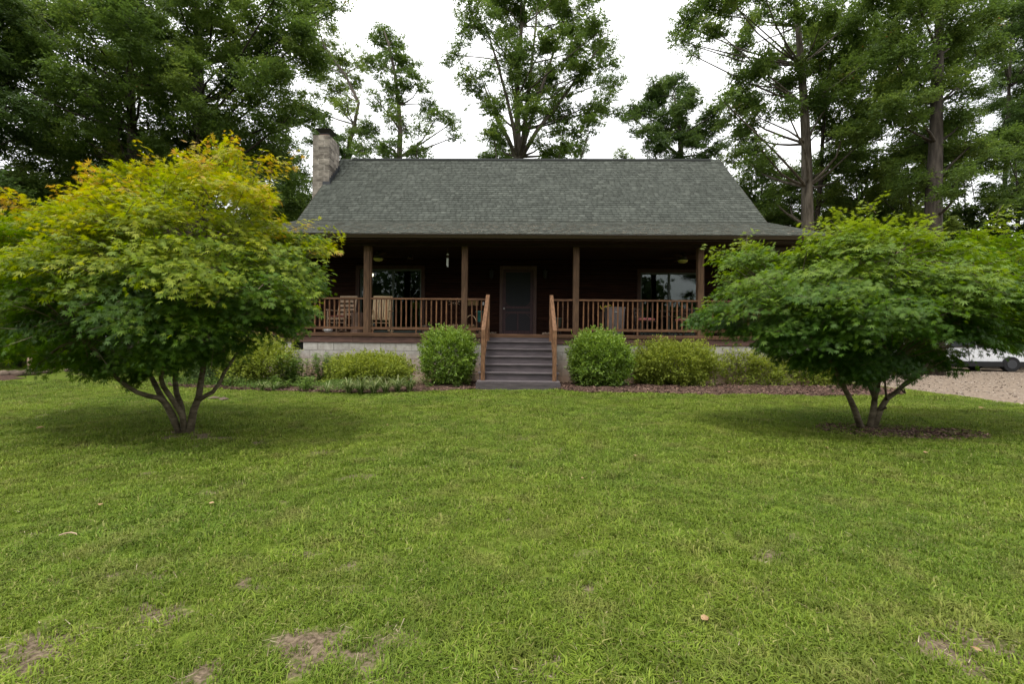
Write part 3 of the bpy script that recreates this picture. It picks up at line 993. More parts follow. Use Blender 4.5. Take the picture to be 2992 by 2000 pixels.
# posts
POSTS = [-6.72, -4.01, -1.48, 1.378, 4.536, 7.12]
for x in POSTS:
    w = 0.075
    MB().cbox(x - w, x + w, DF + 0.03, DF + 0.18, DECK_Z, 3.49, 0.008).build('porch_post', M['post'], house)
MB().box(-4.01 + .077, -4.01 + .115, DF + 0.06, DF + 0.15, DECK_Z, 3.49).build('post_trim', M['post'], house)

# beam, fascia, gutter, ceiling
MB().box(DX0, DX1, DF + 0.02, DF + 0.19, 3.49, 3.66).build('porch_beam', M['soffit'], house)
for i in range(16):
    y0 = DF + 0.19 + i * 0.119
    MB().box(DX0, DX1, y0 + .001, y0 + 0.117, CEIL_Z, CEIL_Z + 0.02).build('ceiling_board', M['soffit'], house)

# front wall behind the porch with openings
DOOR = (-0.587, 0.350, 3.255)
SL = (-4.95, -3.02, 3.245)
SR = (3.52, 5.36, 3.19)
wall = MB()
wy0, wy1 = WALL_Y + 0.03, WALL_Y + 0.16
xs = [WX0, SL[0], SL[1], DOOR[0], DOOR[1], SR[0], SR[1], WX1]
for i in range(0, 8, 2):
    wall.box(xs[i], xs[i + 1], wy0, wy1, DECK_Z - 0.2, CEIL_Z + 0.9)
for o in (SL, DOOR, SR):
    wall.box(o[0], o[1], wy0, wy1, o[2], CEIL_Z + 0.9)
# side and back walls up to the gable
gab = [(WALL_Y + .16, DECK_Z - .2), (BACK_Y, DECK_Z - .2), (BACK_Y, 4.5), (RDG_Y, 7.62), (WALL_Y + .16, 4.55)]
wall.prism(gab, 'X', WX0, WX0 + .15)
wall.prism(gab, 'X', WX1 - .15, WX1)
wall.box(WX0 + .15, WX1 - .15, BACK_Y - .15, BACK_Y, DECK_Z - .2, 4.5)
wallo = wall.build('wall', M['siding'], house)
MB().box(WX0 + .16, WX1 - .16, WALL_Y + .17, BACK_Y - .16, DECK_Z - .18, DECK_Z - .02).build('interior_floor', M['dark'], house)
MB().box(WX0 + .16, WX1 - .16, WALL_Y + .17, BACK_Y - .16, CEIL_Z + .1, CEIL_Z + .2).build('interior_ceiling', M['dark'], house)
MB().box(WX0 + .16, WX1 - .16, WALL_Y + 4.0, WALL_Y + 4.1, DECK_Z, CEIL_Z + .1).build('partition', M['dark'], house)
# lap siding boards, one by one
SBH = 0.145
row = 0
z = DECK_Z + 0.002
prof = lambda h: [(0.03, 0), (-0.022, 0.0), (-0.030, 0.03), (-0.026, h * .55), (-0.004, h - .004), (0.03, h - .004)]
while z < CEIL_Z - 0.02:
    h = min(SBH, CEIL_Z - z)
    segs = [(WX0, WX1)]
    for o in (SL, DOOR, SR):
        if z < o[2] + 0.10:
            nx = []
            for a, b in segs:
                if o[1] + .09 <= a or o[0] - .09 >= b: nx.append((a, b)); continue
                if a < o[0] - .09: nx.append((a, o[0] - .09))
                if b > o[1] + .09: nx.append((o[1] + .09, b))
            segs = nx
    for a, b in segs:
        # break long runs at a butt joint
        parts = [(a, b)]
        if b - a > 4.2:
            c = a + (b - a) * (0.35 + 0.3 * ((row * 31) % 10) / 10)
            parts = [(a, c), (c, b)]
        for c, d in parts:
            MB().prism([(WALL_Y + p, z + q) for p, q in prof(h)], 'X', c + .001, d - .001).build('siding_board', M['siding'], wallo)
    z += SBH; row += 1

# screen door
dr = MB()
x0, x1, dt = DOOR
dy = WALL_Y - 0.01
fr = MB()
fr.box(x0 - .085, x0 + .008, WALL_Y - .045, WALL_Y + .10, DECK_Z, dt + .08)
fr.box(x1 - .008, x1 + .085, WALL_Y - .045, WALL_Y + .10, DECK_Z, dt + .08)
fr.box(x0 + .008, x1 - .008, WALL_Y - .044, WALL_Y + .10, dt - .01, dt + .079)
fr.build('door_frame', M['doorframe'], house)
sx0, sx1, sz0, sz1 = x0 + .012, x1 - .012, DECK_Z + .02, dt - .014
st = 0.085
dr.box(sx0, sx0 + st, dy, dy + .03, sz0, sz1)
dr.box(sx1 - st, sx1, dy, dy + .03, sz0, sz1)
zz = lambda t: sz0 + (sz1 - sz0) * t
for a, b in ((0, .06), (.325, .355), (.40, .435), (.955, 1)):
    dr.box(sx0 + st, sx1 - st, dy + .001, dy + .029, zz(a), zz(b))
mid = (sx0 + sx1) / 2
dr.box(mid - .02, mid + .02, dy + .001, dy + .029, zz(.06), zz(.325))
dro = dr.build('screen_door', M['door'], house)
MB().box(sx0 + st, sx1 - st, dy + .012, dy + .016, zz(.435), zz(.955)).build('screen_panel', M['screen'], dro)
MB().box(sx0 + st, sx1 - st, dy + .012, dy + .018, zz(.06), zz(.325)).build('kick_panel', M['panel'], dro)
MB().box(sx0 + st, sx1 - st, dy + .012, dy + .018, zz(.355), zz(.40)).build('mid_panel', M['panel'], dro)
for sx, sg in ((sx0 + st, 1), (sx1 - st, -1)):          # scroll brackets in the corners
    for zb, up in ((zz(.435), 1), (zz(.325), -1)):
        pts = [(sx + sg * .0, dy + .015, zb + up * .14), (sx + sg * .025, dy + .015, zb + up * .09), (sx + sg * .06, dy + .015, zb + up * .05), (sx + sg * .13, dy + .015, zb + up * .012)]
        MB().tube(pts, 0.011, 6).build('corner_bracket', M['door'], dro)
    for j in range(3):
        MB().tube([(sx + sg * (.022 + j * .026), dy + .015, zz(.435)), (sx + sg * (.022 + j * .026), dy + .015, zz(.435) + .10 - j * .028)], 0.006, 5).build('spindle', M['door'], dro)
MB().lathe([(.0, -.03), (.022, -.028), (.026, 0), (.02, .02), (0, .025)], (sx0 + .04, dy - .03, zz(.40)), 10).build('door_knob', M['steel'], dro, smooth=True)
MB().box(sx1 - .03, sx1 - .005, dy - .012, dy, zz(.17), zz(.19)).build('hinge', M['black'], dro)
MB().box(sx1 - .03, sx1 - .005, dy - .012, dy, zz(.80), zz(.82)).build('hinge', M['black'], dro)
MB().box(DOOR[0] + .01, DOOR[1] - .01, WALL_Y + .08, WALL_Y + .12, DECK_Z, dt).build('front_door', M['door'], house)


def sliding_door(o, split):
    a, b, t = o
    z0 = DECK_Z + .01
    fr = MB()
    w = .07
    fr.box(a - .085, a + .02, WALL_Y - .04, WALL_Y + .12, z0, t + .08)
    fr.box(b - .02, b + .085, WALL_Y - .04, WALL_Y + .12, z0, t + .08)
    fr.box(a + .02, b - .02, WALL_Y - .039, WALL_Y + .12, t - .02, t + .079)
    fr.box(a + .02, b - .02, WALL_Y - .03, WALL_Y + .12, z0, z0 + .04)
    f = fr.build('sliding_door', M['trim'], house)
    for c, d, yy in ((a + .02, split + .03, WALL_Y + .05), (split - .03, b - .02, WALL_Y + .015)):
        s = MB()
        s.box(c, c + .05, yy, yy + .03, z0 + .04, t - .02)
        s.box(d - .05, d, yy, yy + .03, z0 + .04, t - .02)
        s.box(c + .05, d - .05, yy + .001, yy + .029, z0 + .04, z0 + .10)
        s.box(c + .05, d - .05, yy + .001, yy + .029, t - .07, t - .02)
        s.build('sash', M['greypot'], f)
        MB().box(c + .05, d - .05, yy + .012, yy + .018, z0 + .10, t - .07).build('pane', M['glass'], f)


sliding_door(SL, -3.905)
sliding_door(SR, 4.409)


# wall lanterns either side of the door
for px_ in (1436, 1593):
    c = at(px_, 800, WALL_Y - .08)
    ln = MB()
    ln.lathe([(.02, .10), (.075, .085), (.06, .07), (.055, -.10), (.035, -.13), (.01, -.15)], c, 6)
    lo = ln.build('wall_lantern', M['black'], house)
    MB().tube([(c.x, WALL_Y - .03, c.z + .02), (c.x, c.y - .0, c.z + .16), (c.x, c.y, c.z + .10)], .01, 6).build('bracket', M['black'], lo)
    MB().box(c.x - .04, c.x + .04, WALL_Y - .045, WALL_Y - .028, c.z - .06, c.z + .09).build('back_plate', M['black'], lo)

# ------------------------------------------------------------------ roof
rf = MB()


def slab(mb, quad, th):
    n = (Vector(quad[1]) - Vector(quad[0])).cross(Vector(quad[3]) - Vector(quad[0])).normalized()
    if n.z < 0: n = -n
    lo = [Vector(q) - n * th for q in quad]
    mb.add([Vector(q) for q in quad] + lo, [(0, 1, 2, 3), (7, 6, 5, 4), (0, 4, 5, 1), (1, 5, 6, 2), (2, 6, 7, 3), (3, 7, 4, 0)])


slab(rf, [(RX0, BRK_Y, BRK_Z), (RX1, BRK_Y, BRK_Z), (RX1, RDG_Y, RDG_Z), (RX0, RDG_Y, RDG_Z)], .10)
slab(rf, [(RX1, 2 * RDG_Y - BRK_Y, BRK_Z), (RX0, 2 * RDG_Y - BRK_Y, BRK_Z), (RX0, RDG_Y + .002, RDG_Z), (RX1, RDG_Y + .002, RDG_Z)], .10)
slab(rf, [(EX0, EAVE_Y, EAVE_Z), (EX1, EAVE_Y, EAVE_Z), (RX1, BRK_Y, BRK_Z), (RX0, BRK_Y, BRK_Z)], .07)
# porch roof returns at both ends
for e, r in ((EX0, RX0), (EX1, RX1)):
    rf.add([(e, EAVE_Y, EAVE_Z - .002), (r, BRK_Y, BRK_Z - .002), (r, BRK_Y + 2.0, BRK_Z - .05), (e, BRK_Y + 2.0, EAVE_Z - .002)],
           [(0, 1, 2, 3)])
roof = rf.build('roof', M['shingle'], house)
a = roof.data.attributes.new('lv', 'FLOAT', 'POINT')
a.data.foreach_set('value', np.full(len(roof.data.vertices), 0.3, np.float32))
# chimney frame for tab clipping
CX0, CX1, CY0, CY1 = -7.19, -6.60, 15.37, 16.20


def shingle_rows():
    tabs = []                       # (slope id, u0,u1, row)
    def run(kind, length, expo, xl, xr):
        nrow = int(length / expo) + 1
        for r_ in range(nrow):
            t0 = r_ * expo
            t1 = min(t0 + expo * 1.04, length)
            if t1 - t0 < .03: continue
            f = t0 / length
            a_, b_ = xl(f), xr(f)
            x_ = a_ - random.uniform(0, .3)
            while x_ < b_:
                w = random.choice((.13, .17, .20, .26)) * random.uniform(.9, 1.1)
                c_, d_ = max(x_, a_), min(x_ + w, b_)
                if d_ - c_ > .02: tabs.append((kind, r_, c_, d_, t0, t1))
                x_ += w
    Lm = math.hypot(RDG_Y - BRK_Y, RDG_Z - BRK_Z)
    Lp = math.hypot(BRK_Y - EAVE_Y, BRK_Z - EAVE_Z)
    run('m', Lm, .145, lambda f: RX0 - .012, lambda f: RX1 + .012)
    run('p', Lp, .145, lambda f: EX0 + (RX0 - EX0) * f, lambda f: EX1 + (RX1 - EX1) * f)
    return tabs, Lm, Lp


tabs, Lm, Lp = shingle_rows()
T8 = [(0, 0, 0), (1, 0, 0), (0, 0, 1), (1, 0, 1), (0, 1, 0), (1, 1, 0), (0, 1, 1), (1, 1, 1)]
FB = [(0, 1, 3, 2), (0, 4, 5, 1), (2, 3, 7, 6), (0, 2, 6, 4), (1, 5, 7, 3), (4, 6, 7, 5)]
sv, sf, slv = [], [], []
single = []
for kind, r_, c_, d_, t0, t1 in tabs:
    if kind == 'm':
        o3, u3 = Vector((0, BRK_Y, BRK_Z)), Vector((0, RDG_Y - BRK_Y, RDG_Z - BRK_Z)) / Lm
    else:
        o3, u3 = Vector((0, EAVE_Y - .02, EAVE_Z - .008)), Vector((0, BRK_Y - EAVE_Y, BRK_Z - EAVE_Z)) / Lp
    n3 = Vector((0, -u3.z, u3.y))
    p = o3 + u3 * t0
    if kind == 'm' and d_ > CX0 - .1 and c_ < CX1 and CY0 < p.y < CY1:
        if d_ <= CX1 + .02: continue
        c_ = CX1 + .005
    th = random.choice((.009, .011, .015))
    vs = []
    for tx, tt, tn in T8:
        q = o3 + u3 * (t0 + (t1 - t0) * tt) + n3 * (.003 + tn * (th if tt == 0 else .006))
        vs.append(Vector((c_ + .002 + (d_ - c_ - .004) * tx, q.y, q.z)))
    lv = min(1, max(0, random.gauss(.42, .24)))
    if kind == 'm' and d_ - c_ > .15 and 0 <= r_ < 11: single.append((vs, lv))
    else:
        k = len(sv); sv += vs; sf += [tuple(i + k for i in f) for f in FB]; slv += [lv] * 8
random.shuffle(single)
for vs, lv in single[300:]:
    k = len(sv); sv += vs; sf += [tuple(i + k for i in f) for f in FB]; slv += [lv] * 8
ro = worg(roof)
me = np_mesh('shingle_field', np.array([v - ro for v in sv]), np.array(sf), np.array(slv))
tag(link('shingle_field', me, M['shingle'], roof), kind='stuff')
for vs, lv in single[:300]:
    org = vs[0]
    me = np_mesh('shingle', np.array([v - org for v in vs]), np.array(FB), np.full(8, lv))
    link('shingle', me, M['shingle'], roof, org - ro)
# ridge vent and caps
MB().prism([(RDG_Y - .14, RDG_Z - .10), (RDG_Y - .13, RDG_Z - .055), (RDG_Y, RDG_Z + .035), (RDG_Y + .13, RDG_Z - .055), (RDG_Y + .14, RDG_Z - .10)], 'X', -6.35, 6.85).build('ridge_vent', M['vent'], roof)
# fascia, drip edge, gutter
MB().box(EX0, EX1, EAVE_Y + .005, EAVE_Y + .04, EAVE_Z - .15, EAVE_Z - .035).build('fascia', M['soffit'], roof)
gp = [(EAVE_Y, EAVE_Z - .03), (EAVE_Y, EAVE_Z - .11), (EAVE_Y - .06, EAVE_Z - .115), (EAVE_Y - .085, EAVE_Z - .06), (EAVE_Y - .105, EAVE_Z - .035), (EAVE_Y - .095, EAVE_Z - .03),
      (EAVE_Y - .075, EAVE_Z - .06), (EAVE_Y - .055, EAVE_Z - .105), (EAVE_Y - .01, EAVE_Z - .10), (EAVE_Y - .01, EAVE_Z - .03)]
MB().prism(gp, 'X', EX0 + .02, EX1 - .02).build('gutter', M['gutter'], roof)
MB().box(EX0 + .03, EX1 - .03, EAVE_Y + .045, DF + .02, CEIL_Z, CEIL_Z + .015).build('soffit', M['soffit'], roof)
# rake boards
for xa in (RX0 - .02, RX1 - .005):
    rb = MB()
    u = Vector((0, RDG_Y - BRK_Y, RDG_Z - BRK_Z))
    rb.bar(Vector((xa + .012, BRK_Y, BRK_Z - .10)), Vector((xa + .012, RDG_Y, RDG_Z - .10)), .025, .16, (0, -u.z, u.y))
    rb.build('rake_board', M['soffit'], roof)

# ------------------------------------------------------------------ chimney
ch = MB().box(CX0 + .012, CX1 - .012, CY0 + .012, CY1 - .012, -.1, 8.05).build('chimney', M['cmortar'], house)
bw = CX1 - CX0
nz = int(8.05 / .2013)
bmesh_cache = {}


def cblock(x0, x1, y0, y1, z0, z1):
    key = (round(x1 - x0, 3), round(y1 - y0, 3))
    if key not in bmesh_cache:
        me = MB().box(.007, x1 - x0 - .007, .004, y1 - y0 - .004, .008, z1 - z0 - .008).mesh('block')
        me.materials.append(M['cblock'])
        bmesh_cache[key] = me
    link('block', bmesh_cache[key], None, ch, Vector((x0 + random.uniform(-.003, .003), y0 + random.uniform(-.003, .003), z0)) - worg(ch))


for i in range(nz):
    z0 = 8.06 - (i + 1) * .2013
    if z0 < 4.0 and i % 1: continue
    z1 = z0 + .2013
    if z0 < 3.0: break
    if i % 2:
        cblock(CX0, CX0 + .40, CY0, CY0 + .20, z0, z1); cblock(CX0 + .40, CX1, CY0, CY0 + .40, z0, z1)
        cblock(CX1 - .20, CX1, CY0 + .40, CY1, z0, z1); cblock(CX0, CX0 + .20, CY0 + .20, CY0 + .60, z0, z1)
        cblock(CX0, CX1 - .20, CY1 - .20, CY1, z0, z1)
    else:
        cblock(CX0, CX0 + .20, CY0, CY0 + .40, z0, z1); cblock(CX0 + .20, CX1, CY0, CY0 + .20, z0, z1)
        cblock(CX1 - .20, CX1, CY0 + .20, CY0 + .60, z0, z1); cblock(CX0, CX0 + .20, CY0 + .40, CY1, z0, z1)
        cblock(CX0 + .20, CX1, CY1 - .20, CY1, z0, z1)
cc = Vector(((CX0 + CX1) / 2 + .03, CY0 + .32, 8.06))
MB().box(cc.x - .15, cc.x + .15, cc.y - .15, cc.y + .15, 8.0, 8.14).build('flue_liner', M['terracotta'], ch)
cp = MB()
for sx in (-1, 1):
    for sy in (-1, 1):
        cp.box(cc.x + sx * .13 - .012, cc.x + sx * .13 + .012, cc.y + sy * .13 - .012, cc.y + sy * .13 + .012, 8.13, 8.22)
cp.box(cc.x - .145, cc.x + .145, cc.y - .145, cc.y + .145, 8.14, 8.20)
cp.add([(cc.x - .28, cc.y - .28, 8.30), (cc.x + .28, cc.y - .28, 8.30), (cc.x + .28, cc.y + .28, 8.30), (cc.x - .28, cc.y + .28, 8.30),
        (cc.x - .15, cc.y - .15, 8.19), (cc.x + .15, cc.y - .15, 8.19), (cc.x + .15, cc.y + .15, 8.19), (cc.x - .15, cc.y + .15, 8.19),
        (cc.x, cc.y, 8.335)],
       [(0, 4, 5, 1), (1, 5, 6, 2), (2, 6, 7, 3), (3, 7, 4, 0), (0, 1, 8), (1, 2, 8), (2, 3, 8), (3, 0, 8), (7, 6, 5, 4)])
cp.build('chimney_cap', M['black'], ch)
sl_ = (RDG_Z - BRK_Z) / (RDG_Y - BRK_Y)
fl = MB()
zf = BRK_Z + (CY0 - BRK_Y) * sl_
fl.box(RX0 - .03, CX1 + .03, CY0 - .02, CY0 - .004, zf - .02, zf + .10)
fl.build('flashing', M['flash'], ch)
for i in range(6):
    y0 = CY0 + i * (CY1 - CY0) / 6
    z0 = BRK_Z + (y0 - BRK_Y) * sl_
    f = MB()
    f.box(CX1 + .004, CX1 + .018, y0, y0 + (CY1 - CY0) / 6 + .03, z0 - .03, z0 + .25)
    f.build('step_flashing', M['flash'], ch)

# ------------------------------------------------------------------ railings
RT = 2.165                            # rail top
bal_me = MB().cbox(-.0165, .0165, -.0165, .0165, 0, RT - .045 - (DECK_Z + .155), .003).mesh('baluster')
bal_me.materials.append(M['baluster'])


def railing(ax, ay, bx, by):
    A_, B_ = Vector((ax, ay, 0)), Vector((bx, by, 0))
    d = B_ - A_
    n = d.normalized()
    nn = max(2, round(d.length / .127))
    mb = MB()
    mb.bar(A_ + Vector((0, 0, DECK_Z + .125)), B_ + Vector((0, 0, DECK_Z + .125)), .04, .065)
    mb.bar(A_ + n * .02 + Vector((0, 0, DECK_Z + .045)), A_ + n * .055 + Vector((0, 0, DECK_Z + .045)), .035, .09)
    if d.length > 1.5:
        c = (A_ + B_) / 2
        mb.bar(c - n * .018 + Vector((0, 0, DECK_Z + .045)), c + n * .018 + Vector((0, 0, DECK_Z + .045)), .035, .09)
    o = mb.build('railing', M['rail'], house)
    sag = random.uniform(-.006, .004)
    t = MB()
    m_ = (A_ + B_) / 2
    t.bar(A_ + Vector((0, 0, RT - .025)), m_ + Vector((0, 0, RT - .025 + sag)), .085, .042)
    t.bar(m_ + Vector((0, 0, RT - .025 + sag)), B_ + Vector((0, 0, RT - .025)), .085, .042)
    t.build('top_rail', M['rail'], o)
    for k in range(1, nn):
        p = A_ + d * (k / nn)
        b = link('baluster', bal_me, None, o, p + Vector((0, 0, DECK_Z + .1575)) - worg(o))
        b.rotation_euler = (random.uniform(-.008, .008), random.uniform(-.008, .008), math.atan2(n.y, n.x) + random.uniform(-.1, .1))


ry = DF + 0.10
SPX = (-0.865, 0.745)                 # stair newels
for a, b in ((POSTS[0] + .075, POSTS[1] - .075), (POSTS[1] + .115, POSTS[2] - .075), (POSTS[2] + .075, SPX[0] - .05), (SPX[1] + .05, POSTS[3] - .075), (POSTS[3] + .075, POSTS[4] - .075), (POSTS[4] + .075, POSTS[5] - .075)):
    railing(a, ry, b, ry)
railing(POSTS[0], DF + .18, POSTS[0], WALL_Y - .03)
railing(POSTS[5], DF + .18, POSTS[5], WALL_Y - .03)

# ------------------------------------------------------------------ stairs
NR, RISE, RUN = 7, DECK_Z / 7.0, 0.25
stx0, stx1 = -0.985, 0.855
stm = MB()
for sx in (stx0 + .06, (stx0 + stx1) / 2, stx1 - .06):
    poly = [(DF + .015, DECK_Z - .25), (DF + .015, DECK_Z - .05)]
    stm.prism([(DF + .015, DECK_Z - .22), (DF - NR * RUN + .12, -.06), (DF - NR * RUN + .32, -.06), (DF + .015, DECK_Z - .45)], 'X', sx - .02, sx + .02)
stairs = stm.build('stairs', M['step'], house)
for k in range(1, NR + 1):
    zt = DECK_Z - k * RISE
    yb = DF - (k - 1) * RUN
    # riser below the level above
    xa, xb = (stx0, stx1) if k < NR else (stx0 - .02, stx1 + .02)
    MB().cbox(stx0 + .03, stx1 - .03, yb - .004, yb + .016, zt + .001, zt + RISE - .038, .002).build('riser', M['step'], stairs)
    if k < NR:
        for j, (y0, y1) in enumerate(((yb - RUN - .03, yb - RUN / 2 - .012), (yb - RUN / 2 - .006, yb - .006))):
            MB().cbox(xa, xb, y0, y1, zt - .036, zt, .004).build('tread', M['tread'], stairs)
MB().cbox(stx0 - .02, stx1 + .02, DF - 6 * RUN - .05, DF - 6 * RUN - .034, -.06, RISE - .037, .002).build('toe_board', M['step'], stairs)
for sx in SPX:
    yb, yt = DF - 5 * RUN - .10, DF - .02
    zb0 = DECK_Z - 6 * RISE
    ztop = DECK_Z + 1.0
    zbt = 1.32
    nb = MB().cbox(sx - .045, sx + .045, yb - .045, yb + .045, zb0, zbt, .005)
    nb.build('newel_post', M['stair_rail'], stairs)
    MB().cbox(sx - .045, sx + .045, yt - .045, yt + .045, DECK_Z - .2, ztop, .005).build('newel_post', M['stair_rail'], stairs)
    A_, B_ = Vector((sx, yb + .045, zbt - .03)), Vector((sx, yt - .045, ztop - .03))
    hr = MB().bar(A_ + Vector((0, -.08, .012)), B_, .088, .04)
    hro = hr.build('handrail', M['stair_rail'], stairs)
    MB().bar(A_ - Vector((0, 0, .84)), B_ - Vector((0, 0, .84)), .04, .07).build('lower_rail', M['stair_rail'], stairs)
    MB().bar(A_ - Vector((0, 0, .055)), B_ - Vector((0, 0, .055)), .04, .07).build('upper_rail', M['stair_rail'], stairs)
    for k in range(1, 9):
        t = k / 9
        p = A_.lerp(B_, t)
        MB().box(p.x - .016, p.x + .016, p.y - .016, p.y + .016, p.z - .82, p.z - .06).build('baluster', M['baluster'], stairs)

# ------------------------------------------------------------------ foliage
LEAF = {
    'oval': (np.array([[0, 0, 0], [.45, .30, .06], [1, 0, -.08], [.45, -.30, .06]]), np.array([[0, 1, 2], [0, 2, 3]])),
    'narrow': (np.array([[0, 0, 0], [.45, .17, .05], [1, 0, -.12], [.45, -.17, .05]]), np.array([[0, 1, 2], [0, 2, 3]])),
}


def star_leaf():
    V = [[0, 0, 0]]; F = []
    for ang, ln in ((0, 1.0), (38, .92), (-38, .92), (78, .72), (-78, .72), (125, .40), (-125, .40)):
        a = math.radians(ang)
        k = len(V)
        for r_, da in ((.46 * ln, .27), (ln, 0), (.46 * ln, -.27)):
            V.append([r_ * math.cos(a + da), r_ * math.sin(a + da), -.22 * r_ * r_])
        F += [[0, k + 2, k + 1], [0, k + 1, k]]
    return np.array(V, float), np.array(F)


LEAF['star'] = star_leaf()


def leaves(name, C, D, N, size, lv, shape):
    """C centres, D pointing dirs, N normals (n,3); size (n,)"""
    T, F0 = LEAF[shape]
    D = D / (np.linalg.norm(D, axis=1)[:, None] + 1e-9)
    N = N - D * (N * D).sum(1)[:, None]
    N = N / (np.linalg.norm(N, axis=1)[:, None] + 1e-9)
    B = np.cross(N, D)
    V = C[:, None, :] + size[:, None, None] * (T[None, :, 0:1] * D[:, None] + T[None, :, 1:2] * B[:, None] + T[None, :, 2:3] * N[:, None])
    k = len(T)
    F = (F0[None] + (np.arange(len(C)) * k)[:, None, None]).reshape(-1, 3)
    return np_mesh(name, V.reshape(-1, 3), F, np.repeat(lv, k))


def rand_dir(n, zbias=0.0):
    d = RNG.normal(0, 1, (n, 3)); d[:, 2] += zbias
    return d / (np.linalg.norm(d, axis=1)[:, None] + 1e-9)


G1 = [(0, (0.018, 0.042, 0.008)), (0.5, (0.042, 0.088, 0.014)), (1, (0.085, 0.140, 0.022))]
M['leaf_oak'] = leaf_mat('leaf_oak', [(0, (0.048, 0.086, 0.020)), (.5, (0.092, 0.148, 0.032)), (.95, (0.165, 0.220, 0.050)), (1, (0.30, 0.13, 0.05))], .48)
M['leaf_dark'] = leaf_mat('leaf_dark', [(0, (0.036, 0.068, 0.020)), (.5, (0.068, 0.115, 0.030)), (1, (0.120, 0.172, 0.046))], .45)
M['leaf_light'] = leaf_mat('leaf_light', [(0, (0.075, 0.122, 0.024)), (.5, (0.135, 0.195, 0.038)), (1, (0.21, 0.265, 0.06))], .5)
M['leaf_maple_gold'] = leaf_mat('leaf_maple_gold', [(0, (0.036, 0.088, 0.012)), (.35, (0.085, 0.165, 0.014)), (.62, (0.215, 0.285, 0.018)), (.85, (0.355, 0.375, 0.026)), (.93, (0.42, 0.36, 0.035)), (1, (0.44, 0.27, 0.06))], .45, rough=.5)
M['leaf_maple_green'] = leaf_mat('leaf_maple_green', [(0, (0.036, 0.092, 0.014)), (.4, (0.078, 0.160, 0.018)), (.75, (0.165, 0.255, 0.024)), (1, (0.25, 0.32, 0.04))], .45, rough=.45)
M['leaf_box'] = leaf_mat('leaf_box', [(0, (0.078, 0.145, 0.020)), (.5, (0.165, 0.265, 0.034)), (1, (0.31, 0.42, 0.08))], .40, rough=.4, spec=.4)
M['leaf_azalea'] = leaf_mat('leaf_azalea', [(0, (0.105, 0.145, 0.022)), (.5, (0.235, 0.295, 0.042)), (1, (0.38, 0.42, 0.08))], .45)
M['leaf_weed'] = leaf_mat('leaf_weed', [(0, (0.080, 0.150, 0.034)), (.5, (0.145, 0.235, 0.052)), (1, (0.24, 0.33, 0.09))], .45)
M['leaf_liriope'] = leaf_mat('leaf_liriope', [(0, (0.060, 0.105, 0.024)), (.6, (0.130, 0.185, 0.050)), (1, (0.36, 0.38, 0.18))], .3, rough=.45)



def twig_template(name, seed, leaf, nt_, nl, ln, shape, mat):
    """a leafy twig end: nt_ shoots with nl leaves each"""
    r = np.random.default_rng(seed)
    C, D, N = [], [], []
    for k in range(nt_):
        a = r.uniform(0, 6.283)
        d = np.array([math.cos(a), math.sin(a), r.uniform(-.35, .7)]); d /= np.linalg.norm(d)
        L_ = ln * r.uniform(.6, 1.15)
        for j in range(nl):
            tt = .25 + .75 * j / nl
            p = d * L_ * tt + np.array([0, 0, -.12 * L_ * tt * tt]) + r.normal(0, .02, 3)
            aa = a + (1 if j % 2 else -1) * r.uniform(.3, 1.3)
            C.append(p); D.append([math.cos(aa), math.sin(aa), r.uniform(-.7, .3)])
            N.append([r.normal(0, .45), r.normal(0, .45), 1])
    n = len(C)
    me = leaves(name, np.array(C), np.array(D), np.array(N), leaf * r.uniform(.65, 1.25, n), r.normal(0, .06, n), shape)
    me.materials.append(mat)
    return bpy.data.objects.new(name, me)        # template only, never linked to the scene


TG = {}


def twig_group(matname, leaf, shape='oval'):
    key = (matname, leaf, shape)
    if key not in TG:
        TG[key] = scatter_group('twigs_' + matname, [twig_template('leafy_twig', 300 + i, leaf, 8, 7, .34, shape, M[matname]) for i in range(5)])
    return TG[key]


DSP = 2992 / 2346.0       # lobe lists below are read off at 2346 px across


def lobes_at(lst, Y, depth):
    out = []
    for t in lst:
        x, y_, r = t[:3]
        dy = t[3] if len(t) > 3 else random.uniform(-depth, depth)
        c = at(x * DSP, y_ * DSP, Y + dy)
        out.append((c, r * DSP / FPX * (Y + dy)))
    return out


